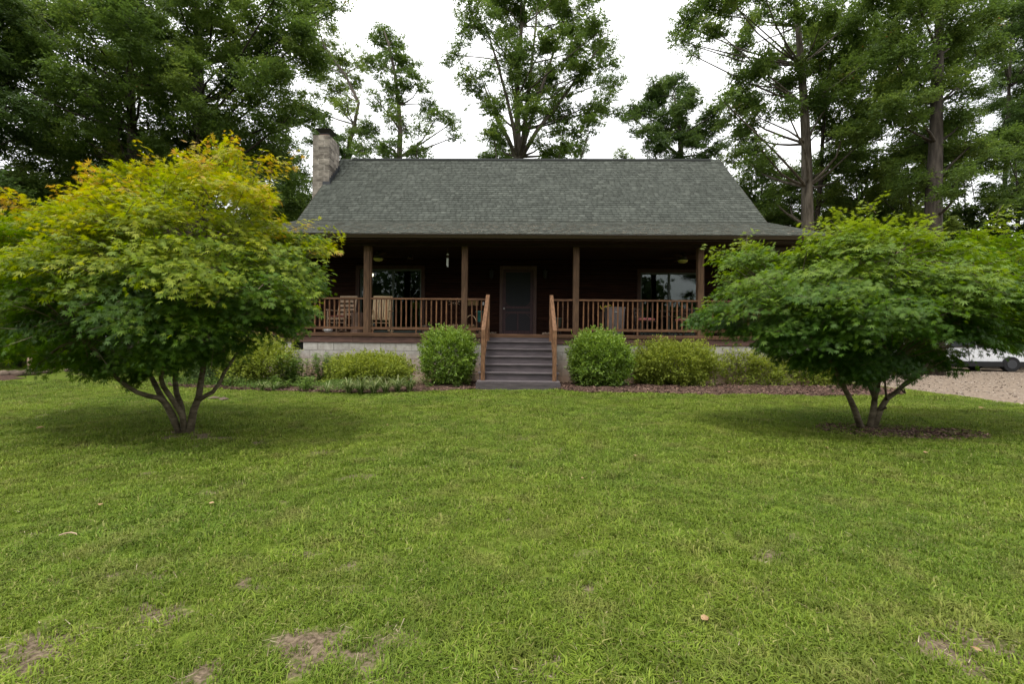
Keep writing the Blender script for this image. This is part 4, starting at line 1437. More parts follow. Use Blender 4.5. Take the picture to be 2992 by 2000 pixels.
def broadleaf(name, label, group, lobes, base, trunk, leafm, barkm, trunk_r, leaf=0.17, lai=1.7, clump=0.45, top=None, limb_r=0.35, zsq=0.85, dead=0.0, shape='oval', stems=()):
    """trunk: list of world points; lobes: [(centre, radius)]"""
    root = empty(name, base, label=label, cat='tree', group=group)
    wood = MB()
    n = len(trunk)
    wood.tube(trunk, [trunk_r * (1.35 if i == 0 else 1 - 0.8 * i / (n - 1)) for i in range(n)], 10)
    for st_ in stems:
        wood.tube(st_, [trunk_r * .62 * (1 - .75 * i / (len(st_) - 1)) for i in range(len(st_))], 7)
    Cs, Ls = [], []
    tp = [Vector(p) for p in trunk]
    dens = []
    for c, r in lobes:
        # limb from the nearest lower trunk point
        cand = [p for p in tp if p.z < c.z - 0.25 * (c - p).length] or [tp[0]]
        s = min(cand, key=lambda p: (p - c).length)
        f = 1 - 0.75 * tp.index(s) / max(1, n - 1)
        m = s.lerp(c, .5) + Vector((random.uniform(-.3, .3), random.uniform(-.3, .3), -0.06 * (c - s).length + random.uniform(0, .3)))
        q = s.lerp(c, .25) + (m - s.lerp(c, .5)) * .7
        wood.tube([s, q, m, c], [trunk_r * limb_r * f * k + .012 for k in (1, .75, .5, .2)], 6, cap=False)
        # leafy twig ends gathered in clumps
        ni = max(6, int(1.38 * lai * math.pi * r * r / (56 * .27 * leaf * leaf)))
        clump_ = clump * 1.15
        nc = max(5, int(2.8 * (r / clump_) ** 2))
        d = rand_dir(nc)
        sub = np.array(c)[None] + d * (r * RNG.random(nc) ** .45)[:, None] * np.array([1, 1, zsq])
        sv_ = RNG.normal(.48, .15, nc)
        for j in range(0, nc, 2):
            wood.tube([c.lerp(Vector(sub[j]), .1), Vector(sub[j])], [.018, .005], 3, cap=False)
        pick = RNG.integers(0, nc, ni)
        off = rand_dir(ni) * (clump_ * RNG.random(ni) ** .6)[:, None] * np.array([1, 1, .7])
        Cs.append(sub[pick] + off)
        Ls.append(sv_[pick] + RNG.normal(0, .06, ni) + off[:, 2] * .2)
    C = np.concatenate(Cs); lv = np.clip(np.concatenate(Ls), .05, .86)
    if dead:
        lv[RNG.random(len(lv)) < dead] = 1.1
    n = len(C)
    rot = np.stack([RNG.normal(0, .35, n), RNG.normal(0, .35, n), RNG.uniform(0, 6.283, n)], 1)
    wood.build('trunk', barkm, root, smooth=True)
    scatter('crown', C - np.array(base), rot, RNG.uniform(.75, 1.25, n), twig_group(leafm, leaf, shape), M[leafm], root, lv)
    return root


def rand_lobes(poly, n, r0, r1, mind=40, gaps=()):
    """spread lobe circles over a region, keeping them apart and out of the gaps"""
    P_ = np.array(poly, float)
    x0, y0 = P_.min(0); x1, y1 = P_.max(0)
    out = []
    tries = 0
    while len(out) < n and tries < 4000:
        tries += 1
        x, y_ = random.uniform(x0, x1), random.uniform(y0, y1)
        if not inpoly(np.array([x]), np.array([y_]), P_)[0]: continue
        if any(math.hypot(x - a, y_ - b) < mind for a, b, c in out): continue
        if any(math.hypot(x - a, y_ - b) < g for a, b, g in gaps): continue
        out.append((x, y_, random.uniform(r0, r1)))
    return out


def trunk_px(pts, Y):
    """trunk points given at 2346 px across; last-but-first one is on the ground"""
    w = [at(x * DSP, y_ * DSP, Y) for x, y_ in pts]
    g = Vector((w[0].x, Y, -0.1))
    return [g] + w


WG = 'woodland trees standing behind the house'
# tall spreading tree over the ridge
c1 = [(1090, 60, 45), (1150, 5, 50), (1185, 60, 50), (1250, 20, 55), (1320, 40, 55), (1375, 70, 42), (1400, 130, 34), (1075, 20, 30), (1170, 125, 52), (1245, 105, 55), (1325, 115, 48), (1110, 185, 42), (1040, 125, 26), (1175, 195, 52),
      (1250, 190, 55), (1315, 180, 50), (1395, 185, 32), (1120, 240, 36), (1200, 260, 48), (1275, 255, 50), (1345, 245, 40), (1390, 240, 34), (1130, 295, 32), (1290, 315, 40), (1350, 300, 32), (1240, 335, 42), (1330, 345, 26),
      (1150, 345, 36), (1200, -40, 60), (1290, -45, 60), (1110, -40, 40), (1280, 355, 30)]
tr = trunk_px([(1187, 360), (1186, 300), (1184, 230), (1187, 150), (1195, 60), (1205, -20), (1210, -70)], 27)
broadleaf('tall_tree', 'tall open crowned tree rising alone over the middle of the roof ridge', WG, lobes_at(c1, 27, 3.2), tr[0], tr, 'leaf_oak', M['bark'], .24, leaf=.105, lai=2.6, clump=.55, limb_r=.33,
          stems=[[at(x * DSP, y_ * DSP, 27 + dy * i / 4) for i, (x, y_) in enumerate(p)] for dy, p in ((-1.5, [(1188, 375), (1178, 300), (1160, 220), (1135, 130), (1110, 50)]), (1.5, [(1187, 375), (1212, 290), (1245, 190), (1275, 100), (1300, 20)]), (-1, [(1188, 372), (1230, 300), (1285, 230), (1335, 160), (1380, 100)]), (2, [(1186, 372), (1165, 320), (1140, 270), (1120, 230), (1108, 190)]), (.5, [(1190, 372), (1205, 270), (1215, 170), (1225, 80), (1232, 0)]))])
# slim tree right of the chimney
c2 = [(870, 85, 30), (895, 100, 34), (925, 140, 34), (880, 150, 38), (935, 195, 34), (890, 200, 38), (850, 130, 24), (965, 190, 18), (975, 240, 26), (1005, 262, 28), (1035, 282, 22), (1047, 312, 16), (885, 255, 26), (920, 275, 30), (960, 300, 22),
      (850, 310, 36), (905, 330, 36), (955, 345, 28), (985, 352, 16), (830, 345, 40), (865, 230, 24), (880, 350, 30)]
tr = trunk_px([(915, 360), (917, 300), (913, 240), (905, 170), (890, 100), (880, 70)], 28)
broadleaf('slim_tree', 'slim loosely leaved tree between the chimney and the roof middle', WG, lobes_at(c2, 28, 2.2), tr[0], tr, 'leaf_oak', M['bark'], .20, leaf=.105, lai=2.3, clump=.5, limb_r=.35)
# paler tree behind the chimney
c3 = [(700, 50, 40), (735, 105, 38), (775, 140, 34), (712, 150, 42), (760, 205, 36), (800, 190, 30), (700, 235, 32), (785, 245, 24), (745, 60, 22), (825, 150, 22), (795, 235, 20), (690, -10, 45), (740, 10, 24), (820, 290, 26), (800, 320, 30)]
tr = trunk_px([(800, 330), (812, 285), (822, 235), (790, 170), (745, 110), (720, 40)], 30)
broadleaf('pale_tree', 'pale green airy tree leaning up behind the chimney', WG, lobes_at(c3, 30, 2.0), tr[0], tr, 'leaf_light', M['bark'], .16, leaf=.105, lai=2.3, clump=.55, limb_r=.35)
# conifer-like tip just behind the chimney
c3c = [(690, 400, 24), (668, 425, 26), (706, 425, 18), (675, 468, 26), (690, 362, 22), (660, 385, 26), (650, 440, 26), (655, 490, 28), (700, 455, 16)]
tr = trunk_px([(672, 600), (672, 480), (676, 400)], 25)
broadleaf('young_tree', 'bushy young tree filling the corner between chimney and left maple', WG, lobes_at(c3c, 25, .9), tr[0], tr, 'leaf_oak', M['bark'], .09, leaf=.095, lai=2.6, clump=.4)
c3b = [(742, 272, 18), (735, 300, 26), (755, 315, 26), (730, 330, 28), (770, 345, 28), (790, 352, 22)]
tr = trunk_px([(742, 360), (742, 320), (742, 270)], 26)
broadleaf('young_tree', 'small rounded tree top showing directly behind the chimney cap', WG, lobes_at(c3b, 26, .8), tr[0], tr, 'leaf_dark', M['bark'], .10, leaf=.095, lai=2.4, clump=.35)
# big left trees
gaps4 = [(470, 165, 26), (200, 75, 40), (250, 270, 34), (430, 270, 26), (170, 350, 40), (230, 380, 30), (540, 400, 18), (400, 350, 22), (480, 420, 18), (640, 20, 25), (320, 230, 20)]
c4 = rand_lobes([(330, -70), (690, -70), (705, 120), (690, 330), (650, 500), (500, 470), (380, 430), (330, 300)], 62, 40, 54, 36, [(a, b_, g * .75) for a, b_, g in gaps4])
c4 += [(735, 2, 19, 0), (762, 8, 17, .2), (785, 14, 11, .2), (752, 36, 9, 0), (705, -15, 26, 0), (655, -25, 30, 0)]
tr = trunk_px([(448, 480), (452, 420), (455, 330), (456, 240), (455, 150), (452, 60), (448, -40), (446, -90)], 17)
broadleaf('oak_tree', 'big dense oak with a thick dark trunk behind the left maple', WG, lobes_at(c4, 17, 2.6), tr[0], tr, 'leaf_oak', M['bark_dark'], .32, leaf=.085, lai=2.9, clump=.46, limb_r=.22, dead=.001)
c5 = rand_lobes([(20, -80), (330, -80), (360, 120), (350, 330), (300, 420), (120, 400), (30, 300)], 52, 40, 56, 38, [(a, b_, g * .75) for a, b_, g in gaps4])
tr = trunk_px([(300, 470), (305, 390), (303, 300), (298, 200), (290, 90), (280, -20), (276, -90)], 16)
broadleaf('oak_tree', 'dense oak standing left of the thick trunked one, limbs spread low', WG, lobes_at(c5, 16, 2.6), tr[0], tr, 'leaf_oak', M['bark_dark'], .22, leaf=.085, lai=2.9, clump=.46, limb_r=.25, dead=.001)
c6 = rand_lobes([(-260, -80), (40, -80), (60, 150), (40, 420), (-60, 480), (-260, 450)], 42, 44, 62, 42, [(10, 330, 24)])
tr = trunk_px([(-70, 500), (-72, 380), (-70, 250), (-75, 120), (-80, -30), (-80, -90)], 14)
broadleaf('oak_tree', 'oak at the wood edge far to the left of the house', WG, lobes_at(c6, 14, 2.0), tr[0], tr, 'leaf_dark', M['bark_dark'], .24, leaf=.085, lai=2.8, clump=.46)
# right side
gaps7 = [(1610, 150, 30), (1770, 60, 22), (1790, 290, 34), (1700, 40, 0), (1810, 340, 22), (1790, 410, 24), (1900, 330, 14), (1680, 90, 22)]
c7 = [(1575, 60, 30), (1562, 95, 20), (1600, 25, 40), (1640, 70, 38), (1590, 105, 12), (1585, 125, 9), (1690, 20, 46), (1650, -30, 50), (1700, 110, 36), (1735, 55, 34), (1720, 160, 46), (1690, 190, 40), (1660, 235, 24), (1760, 130, 40), (1790, 20, 46), (1830, 90, 44), (1890, 30, 46),
      (1800, 190, 44), (1750, 215, 44), (1700, 260, 44), (1870, 160, 44), (1930, 100, 48), (1970, 30, 48), (1960, 170, 46), (1910, 225, 44), (1850, 235, 34), (1990, 230, 42), (1740, -40, 50), (1850, -50, 55), (1950, -45, 55), (2030, 110, 40), (1705, 310, 44), (1740, 270, 40), (1690, 350, 38), (1745, 345, 34), (1760, 395, 34), (1885, 290, 44), (1930, 310, 46), (1980, 320, 46), (1900, 380, 44), (1960, 400, 46), (1770, 460, 30), (1810, 470, 26), (1890, 460, 42), (1820, 400, 18), (1800, 250, 26)]
tr = trunk_px([(1850, 520), (1849, 430), (1847, 330), (1842, 240), (1836, 150), (1828, 60), (1820, -30), (1815, -90)], 20)
broadleaf('hardwood_tree', 'tall hardwood with a straight pale trunk beside the right roof corner', WG, lobes_at(c7, 20, 3.0), tr[0], tr, 'leaf_oak', M['bark'], .27, leaf=.095, lai=2.7, clump=.46, limb_r=.25, dead=.0015)
c7b = rand_lobes([(1860, 40), (2030, 20), (2060, 200), (2020, 330), (1900, 330), (1880, 200)], 18, 36, 48, 38, [(1900, 330, 16)])
tr = trunk_px([(1872, 500), (1880, 420), (1884, 330), (1890, 230), (1905, 130), (1925, 40), (1940, -40)], 22)
broadleaf('hardwood_tree', 'thin trunked hardwood growing close beside the pale trunk', WG, lobes_at(c7b, 22, 2.0), tr[0], tr, 'leaf_oak', M['bark_dark'], .12, leaf=.095, lai=2.7, clump=.46, limb_r=.35, dead=.001)
gaps8 = [(2235, 262, 34), (2120, 45, 14), (2270, 200, 18), (2060, 50, 16), (2330, 90, 16), (2200, 330, 12)]
c8 = rand_lobes([(2050, -70), (2250, -70), (2260, 160), (2200, 230), (2240, 330), (2200, 430), (2060, 440), (2040, 200)], 40, 38, 54, 38, [(a, b_, g * .8) for a, b_, g in gaps8])
c8 = [c for c in c8 if not (2115 < c[0] < 2175 and 60 < c[1] < 300)] + [(2110, 150, 30, .8), (2180, 190, 30, .9)]
tr = trunk_px([(2138, 500), (2140, 420), (2144, 330), (2146, 240), (2150, 130), (2152, 40), (2150, -60), (2150, -100)], 17)
broadleaf('dark_trunk_tree', 'large tree with a thick dark trunk above the right maple', WG, lobes_at(c8, 17.6, 2.0), tr[0], tr, 'leaf_oak', M['bark_dark'], .30, leaf=.085, lai=2.9, clump=.46, limb_r=.22)
c9 = rand_lobes([(2270, -80), (2520, -80), (2520, 420), (2290, 440), (2300, 250)], 38, 42, 58, 42, [(a, b_, g * .8) for a, b_, g in gaps8])
tr = trunk_px([(2300, 470), (2306, 330), (2312, 200), (2318, 60), (2325, -80)], 25)
broadleaf('leaning_tree', 'tree with a thin leaning trunk at the right edge of the wood', WG, lobes_at(c9, 25, 2.4), tr[0], tr, 'leaf_dark', M['bark_dark'], .13, leaf=.085, lai=2.7, clump=.46)
c10 = [(1500, 225, 40), (1545, 205, 42), (1565, 250, 44), (1470, 262, 32), (1530, 285, 48), (1480, 310, 32), (1435, 258, 16), (1600, 300, 44), (1500, 345, 30), (1560, 340, 42), (1620, 350, 36), (1640, 260, 34), (1450, 270, 14)]
tr = trunk_px([(1560, 360), (1558, 310), (1550, 260), (1545, 220)], 29)
broadleaf('evergreen_tree', 'dense dark evergreen with a domed top beyond the right ridge end', WG, lobes_at(c10, 29, 1.8), tr[0], tr, 'leaf_dark', M['bark_dark'], .22, leaf=.095, lai=4.2, clump=.45)
c10b = [(1425, 352, 12), (1415, 362, 12), (1440, 362, 12)]
tr = trunk_px([(1425, 366), (1425, 352)], 34)
broadleaf('young_tree', 'tip of a light green sapling peeking over the ridge', WG, lobes_at(c10b, 34, .3), tr[0], tr, 'leaf_light', M['bark'], .06, leaf=.10, lai=2.0, clump=.3)
c10c = [(1110, 352, 18), (1140, 348, 20), (1165, 352, 18), (1125, 366, 22), (1160, 370, 22)]
tr = trunk_px([(1140, 372), (1140, 350)], 33)
broadleaf('young_tree', 'low bushy tree top showing over the ridge left of the tall tree', WG, lobes_at(c10c, 33, .6), tr[0], tr, 'leaf_dark', M['bark'], .08, leaf=.105, lai=2.4, clump=.4)

# understorey along the wood edge
UG = 'understorey trees along the wood edge'


def under(x, y_top, w, Y, label, mat='leaf_oak', ybot=900, n=18, lai=2.6, gaps=()):
    poly = [(x - w, ybot), (x - w * .9, y_top + (ybot - y_top) * .4), (x - w * .4, y_top + 25), (x + w * .3, y_top), (x + w * .85, y_top + (ybot - y_top) * .35), (x + w, ybot)]
    ls = rand_lobes(poly, int(n * 1.15), w * .30, w * .42, w * .24, gaps)
    tr = trunk_px([(x, ybot), (x + 6, (ybot + y_top) / 2), (x - 4, y_top + 40)], Y)
    broadleaf('understorey_tree', label, UG, lobes_at(ls, Y, 1.3), tr[0], tr, mat, M['bark_dark'], .09, leaf=.095, lai=lai, clump=.42)


under(640, 300, 80, 21, 'leafy understorey tree touching the left roof edge', 'leaf_oak', 800, 22)
under(688, 385, 46, 22, 'narrow understorey tree filling the gap below the chimney', 'leaf_oak', 640, 16, 3.4)
under(560, 370, 90, 20, 'understorey tree behind the upper left maple', 'leaf_dark', 850, 20)
under(400, 470, 110, 19, 'broad understorey tree hidden behind the left maple', 'leaf_dark', 850, 18)
under(180, 390, 125, 18, 'low spreading understorey tree left of the left maple top', 'leaf_dark', 830, 26)
under(40, 370, 115, 16, 'understorey tree at the left end of the wood edge', 'leaf_oak', 820, 20)
under(-110, 420, 120, 15, 'understorey tree beyond the left end of the wood edge', 'leaf_dark', 830, 16)
under(1690, 400, 50, 27, 'small understorey tree hugging the right rake of the roof', 'leaf_oak', 560, 16, 3.0)
under(1740, 330, 70, 26, 'light understorey tree against the right roof slope', 'leaf_oak', 520, 20, 2.0, [(1790, 290, 30), (1740, 420, 16)])
under(1850, 360, 80, 25, 'understorey tree behind the pale trunk', 'leaf_oak', 560, 20, 2.0, [(1840, 470, 14)])
under(1960, 330, 90, 24, 'understorey tree right of the pale trunk', 'leaf_oak', 640, 22, 2.5)
under(2080, 300, 100, 22, 'bushy understorey tree above the right maple', 'leaf_light', 700, 22, 2.4)
under(2210, 330, 110, 23, 'understorey tree beside the thick dark trunk', 'leaf_dark', 780, 22, 2.5, [(2240, 420, 26)])
under(2330, 320, 110, 22, 'understorey tree at the right end of the wood edge', 'leaf_oak', 780, 22, 2.5, [(2270, 400, 22)])
under(2450, 330, 120, 21, 'understorey tree beyond the right end of the wood edge', 'leaf_dark', 790, 18)

# far wood that closes the horizon, one mass
def far_wood(name, label, segs, size=(.26, .5)):
    Cs = []
    for x0, y0, x1, y1, h, n in segs:
        t = RNG.random(n)
        x = x0 + (x1 - x0) * t; y_ = y0 + (y1 - y0) * t + RNG.normal(0, 1.4, n)
        top = h * (.55 + .45 * vnoise(x, y_, 77, .35)) 
        z = RNG.random(n) ** .8 * top
        Cs.append(np.stack([x, y_, z + .1], 1))
    C = np.concatenate(Cs)
    n = len(C)
    lv = np.clip(vnoise(C[:, 0], C[:, 2], 5, .9) * .6 + RNG.normal(.1, .12, n), 0, .9)
    me = leaves(name, C, rand_dir(n, -.3), rand_dir(n, .7), RNG.uniform(size[0], size[1], n), lv, 'oval')
    tag(link(name, me, M['leaf_dark']), label, None, kind='stuff')


far_wood('far_wood', 'dark mass of woodland undergrowth closing the view behind the lawn and drive', [(-40, 8, -24, 20, 10, 24000), (-24, 20, -7, 25, 10.5, 30000), (-8, 27, 9, 31, 3.5, 4000), (8, 29, 26, 27, 11, 30000), (26, 27, 44, 12, 10, 24000)])
far_wood('far_wood', 'dark wood opposite the house that the sliding door glass mirrors', [(-60, -22, -16, -30, 13, 9000), (-16, -30, 18, -30, 13, 13000), (18, -30, 25, -30, 7, 1500), (25, -30, 60, -22, 13, 8000)], (.5, .9))


# ------------------------------------------------------------------ the two Japanese maples
def maple(name, label, base, outline, stems, Y, depth, leafm, nspray, goldfn, lean=0.0, size=0.043, extra=()):
    root = empty(name, base, label=label, cat='tree', group='ornamental maples on the lawn')
    P_ = np.array(outline, float) * DSP
    E0, E1 = P_, np.roll(P_, -1, 0)
    wood = MB()
    tips = []
    for pts, r0, r1, dys in stems:
        n = len(pts)
        W = []
        for i, (x, y_) in enumerate(pts):
            if i == 0 and y_ > 1225:
                p = Vector(base) + Vector(((x - pts[0][0]) * .003, 0, -.03))
                q = at(x, y_, Y); p = Vector((q.x, base[1] + dys * .0, max(q.z, 0.0) if False else -.03))
            else:
                p = at(x, y_, Y + dys * (i / (n - 1)))
            W.append(p)
        wood.tube(W, [r0 + (r1 - r0) * i / (n - 1) for i in range(n)], 8)
        tips.append(W[-1])
    # boughs through the crown volume, each a tilted fan of sprays
    x0, y0 = P_.min(0); x1, y1 = P_.max(0)
    BO = []
    nb = nspray // 11
    while len(BO) < nb:
        m = 300
        x = RNG.uniform(x0, x1, m); y_ = RNG.uniform(y0, y1, m)
        k = inpoly(x, y_, P_)
        x, y_ = x[k], y_[k]
        Q = np.stack([x, y_], 1)
        dmin = np.full(len(Q), 1e9)
        for a_, b_ in zip(E0, E1):
            ab = b_ - a_
            t = np.clip(((Q - a_) @ ab) / (ab @ ab), 0, 1)
            dmin = np.minimum(dmin, np.linalg.norm(Q - (a_ + t[:, None] * ab), axis=1))
        q = np.clip(dmin / 300.0, 0.02, 1)
        half = depth * np.sqrt(1 - (1 - q) ** 2)
        s = RNG.uniform(-1, 1, len(Q))
        s = np.sign(s) * np.abs(s) ** .5              # favour the shell
        for xx, yy, ss, hh, dd in zip(x, y_, s, half, dmin):
            if dd < 14 and random.random() < .5: continue
            lay = float(vnoise(np.array([xx * .006 + ss * .8]), np.array([yy * .020 + ss * 1.5]), 17, 1.0)[0])
            if random.random() > min(1, max(.22, (lay - .20) * 3.2)): continue
            BO.append((at(xx, yy, Y + ss * hh), ss, yy, dd))
    BO = BO[:nb]
    for xx, yy, ss in extra:
        BO.append((at(xx * DSP, yy * DSP, Y + ss * depth), ss, -1, 60))
    # upright leading shoots breaking the outline
    shoots = []
    for k in range(34):
        i = random.randrange(len(P_))
        a_, b_ = E0[i], E1[i]
        q = a_ + (b_ - a_) * random.random()
        if q[1] > y0 + (y1 - y0) * .55: continue
        sg = random.uniform(-.5, .5)
        p = at(q[0], q[1] + 14, Y + sg * depth * .5)
        o2 = Vector((p.x - base[0], 0, 0)).normalized() * random.uniform(.1, .7) + Vector((0, 0, 1))
        for j in range(random.randint(3, 6)):
            shoots.append((p + o2 * (.05 * j) + Vector((random.gauss(0, .025), random.gauss(0, .04), 0)), 1.0, y0 + (q[1] - y0) * .6, random.gauss(.06, .04)))
    C0 = list(shoots)
    ctr0 = Vector((base[0] + lean, base[1], 1.2))
    for p, ss, yy, dd in BO:
        o2 = p - ctr0; o2.z = 0
        o2 = o2.normalized() if o2.length > .05 else Vector((1, 0, 0))
        sd2 = Vector((-o2.y, o2.x, 0))
        ln = max(.05, min(.26, dd / FPX * Y * 1.1))
        off = random.gauss(0, .08)
        for k in range(11):
            r_ = ln * math.sqrt(random.random()); a_ = random.uniform(0, 6.283)
            u_, v_ = r_ * math.cos(a_), r_ * math.sin(a_)
            C0.append((p + o2 * u_ + sd2 * v_ + Vector((0, 0, -.45 * u_ - .9 * (u_ * u_ + v_ * v_) + random.gauss(0, .025))), ss, yy, off))
    ctr = Vector((base[0] + lean, base[1], 1.3))
    Cs, Rs, Ls = [], [], []
    for p, ss, yy, off in C0:
        out = p - ctr
        out.z *= .35
        if out.length < .05: out = Vector((1, 0, 0))
        out.normalize()
        rd = Vector(RNG.normal(0, .45, 3)); rd.z *= .5
        top = (y1 - yy) / (y1 - y0) if yy > 0 else .62
        d = (out + rd)
        d.z += .30 * (top - .40)
        d.normalize()
        Cs.append(tuple(p))
        Rs.append((random.gauss(0, .30), -math.asin(max(-1, min(1, d.z))) + random.gauss(.12, .15), math.atan2(d.y, d.x)))
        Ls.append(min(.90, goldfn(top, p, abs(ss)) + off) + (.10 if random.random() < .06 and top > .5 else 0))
        if random.random() < .30:
            wood.tube([p - d * .16 + Vector((0, 0, -.02)), p + d * .05], [.004, .0015], 3, cap=False)
        if random.random() < .05 and tips:
            s = min(tips, key=lambda q: (q - p).length)
            m = s.lerp(p, .5) + Vector((0, 0, .06 * (p - s).length))
            wood.tube([s, m, p], [.010, .006, .003], 4, cap=False)
    n = len(Cs)
    wood.build('trunk', M['bark_maple'], root, smooth=True)
    scatter('crown', np.array(Cs) - np.array(base), np.array(Rs), RNG.uniform(.85, 1.2, n), spray_group(leafm, size), M[leafm], root, np.clip(np.array(Ls), 0, 1))
    return root


def spray_template(name, seed, size, mat):
    """one maple spray along +X: opposite pairs of lobed leaves, drooping"""
    r = np.random.default_rng(seed)
    n = int(r.integers(11, 16))
    C, D, N = [], [], []
    for j in range(n):
        tt = (j // 2 + r.uniform(-.25, .25)) / (n / 2)
        sg = 1 if j % 2 else -1
        C.append([(tt - .5) * .27, sg * r.uniform(.005, .075), -.06 * tt * tt + r.normal(0, .012)])
        D.append([r.uniform(.35, 1.0), sg * r.uniform(.15, .9), -r.uniform(.15, .8)])
        N.append([r.uniform(.05, .7) + r.normal(0, .2), r.normal(0, .28), 1.0])
    me = leaves(name, np.array(C), np.array(D), np.array(N), size * r.uniform(.65, 1.25, n), r.normal(0, .05, n) + np.linspace(-.03, .07, n), 'star')
    me.materials.append(mat)
    return bpy.data.objects.new(name, me)        # template only, never linked to the scene


def spray_group(matname, size):
    key = ('spray', matname, size)
    if key not in TG:
        TG[key] = scatter_group('sprays_' + matname, [spray_template('maple_spray', 500 + i, size, M[matname]) for i in range(8)])
    return TG[key]


OUT_L = [(-60, 480), (10, 455), (60, 470), (110, 468), (150, 450), (205, 425), (235, 395), (290, 372), (330, 385), (385, 388), (430, 345), (470, 348), (490, 362), (520, 338), (560, 342), (590, 352), (595, 380), (635, 388), (610, 425), (612, 470), (622, 500), (605, 520), (660, 528), (700, 528), (765, 552), (730, 575),
         (720, 600), (745, 610), (735, 640), (772, 652), (722, 675), (715, 700), (730, 715), (690, 735), (690, 768), (640, 760), (590, 790), (560, 792), (520, 815), (470, 830), (430, 850), (385, 845), (335, 868), (280, 862), (220, 855), (150, 842), (90, 842), (0, 820), (-60, 830)]
st_l = [([(527, 1258), (505, 1215), (485, 1180), (465, 1164), (430, 1157), (400, 1147), (370, 1129), (340, 1104), (315, 1080), (295, 1050), (240, 990)], .034, .012, -.5),
        ([(529, 1258), (492, 1195), (470, 1158), (450, 1118), (436, 1090), (415, 1030), (370, 930)], .036, .016, .35),
        ([(540, 1258), (533, 1215), (505, 1170), (477, 1130), (470, 1105), (478, 1078), (462, 1010), (420, 880)], .032, .014, -.3),
        ([(541, 1258), (530, 1190), (516, 1150), (511, 1110), (518, 1060), (512, 1000), (520, 850), (560, 700)], .034, .012, .5),
        ([(552, 1258), (566, 1200), (581, 1160), (588, 1110), (596, 1060), (610, 980), (650, 850), (690, 700)], .042, .014, .2),
        ([(581, 1170), (600, 1158), (622, 1146), (641, 1122), (655, 1090), (676, 1058), (705, 1015), (770, 920), (830, 820)], .026, .010, .3)]


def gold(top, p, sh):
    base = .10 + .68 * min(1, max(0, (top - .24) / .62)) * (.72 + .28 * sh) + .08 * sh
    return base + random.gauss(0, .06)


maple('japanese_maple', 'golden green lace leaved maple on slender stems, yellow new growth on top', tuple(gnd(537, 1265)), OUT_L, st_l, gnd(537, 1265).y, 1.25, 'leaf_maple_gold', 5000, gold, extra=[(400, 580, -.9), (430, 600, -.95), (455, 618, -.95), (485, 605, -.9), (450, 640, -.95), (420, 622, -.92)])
OUT_R = [(1565, 715), (1595, 688), (1645, 690), (1668, 660), (1640, 630), (1662, 610), (1652, 585), (1710, 575), (1695, 548), (1735, 555), (1765, 580), (1825, 572), (1850, 555), (1880, 528), (1920, 510), (1945, 520), (1975, 488), (2010, 500), (2035, 530), (2090, 528), (2110, 515), (2135, 540), (2200, 535), (2240, 525), (2290, 512), (2346, 535),
         (2420, 560), (2470, 650), (2455, 740), (2400, 775), (2340, 798), (2290, 800), (2235, 812), (2200, 835), (2170, 848), (2110, 846), (2060, 862), (2030, 846), (1990, 866), (1945, 858), (1900, 864), (1860, 842), (1790, 812), (1730, 785), (1690, 760), (1620, 748)]
st_r = [([(2518, 1252), (2500, 1205), (2483, 1165), (2462, 1125), (2435, 1075), (2390, 1000), (2320, 930)], .042, .014, -.3),
        ([(2540, 1252), (2553, 1195), (2556, 1162), (2541, 1125), (2531, 1092), (2515, 1030), (2500, 900)], .040, .014, .3),
        ([(2556, 1172), (2566, 1130), (2571, 1090), (2578, 1040), (2600, 900), (2610, 760)], .024, .012, -.2),
        ([(2550, 1252), (2571, 1200), (2591, 1166), (2621, 1145), (2641, 1125), (2666, 1104), (2692, 1083), (2740, 1040), (2820, 960)], .038, .014, .2),
        ([(2592, 1170), (2587, 1140), (2586, 1115), (2600, 1060)], .013, .008, -.2),
        ([(2571, 1200), (2590, 1193), (2583, 1186)], .014, .006, -.1),
        ([(2632, 1138), (2645, 1150), (2640, 1132)], .010, .005, -.1)]


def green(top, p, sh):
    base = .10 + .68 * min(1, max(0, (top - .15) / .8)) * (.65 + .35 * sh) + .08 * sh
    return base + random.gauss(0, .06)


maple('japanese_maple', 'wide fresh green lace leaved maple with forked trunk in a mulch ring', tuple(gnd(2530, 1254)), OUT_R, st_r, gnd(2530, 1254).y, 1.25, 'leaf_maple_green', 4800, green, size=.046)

# ------------------------------------------------------------------ shrubs and bed plants
SG = 'foundation shrubs along the porch'


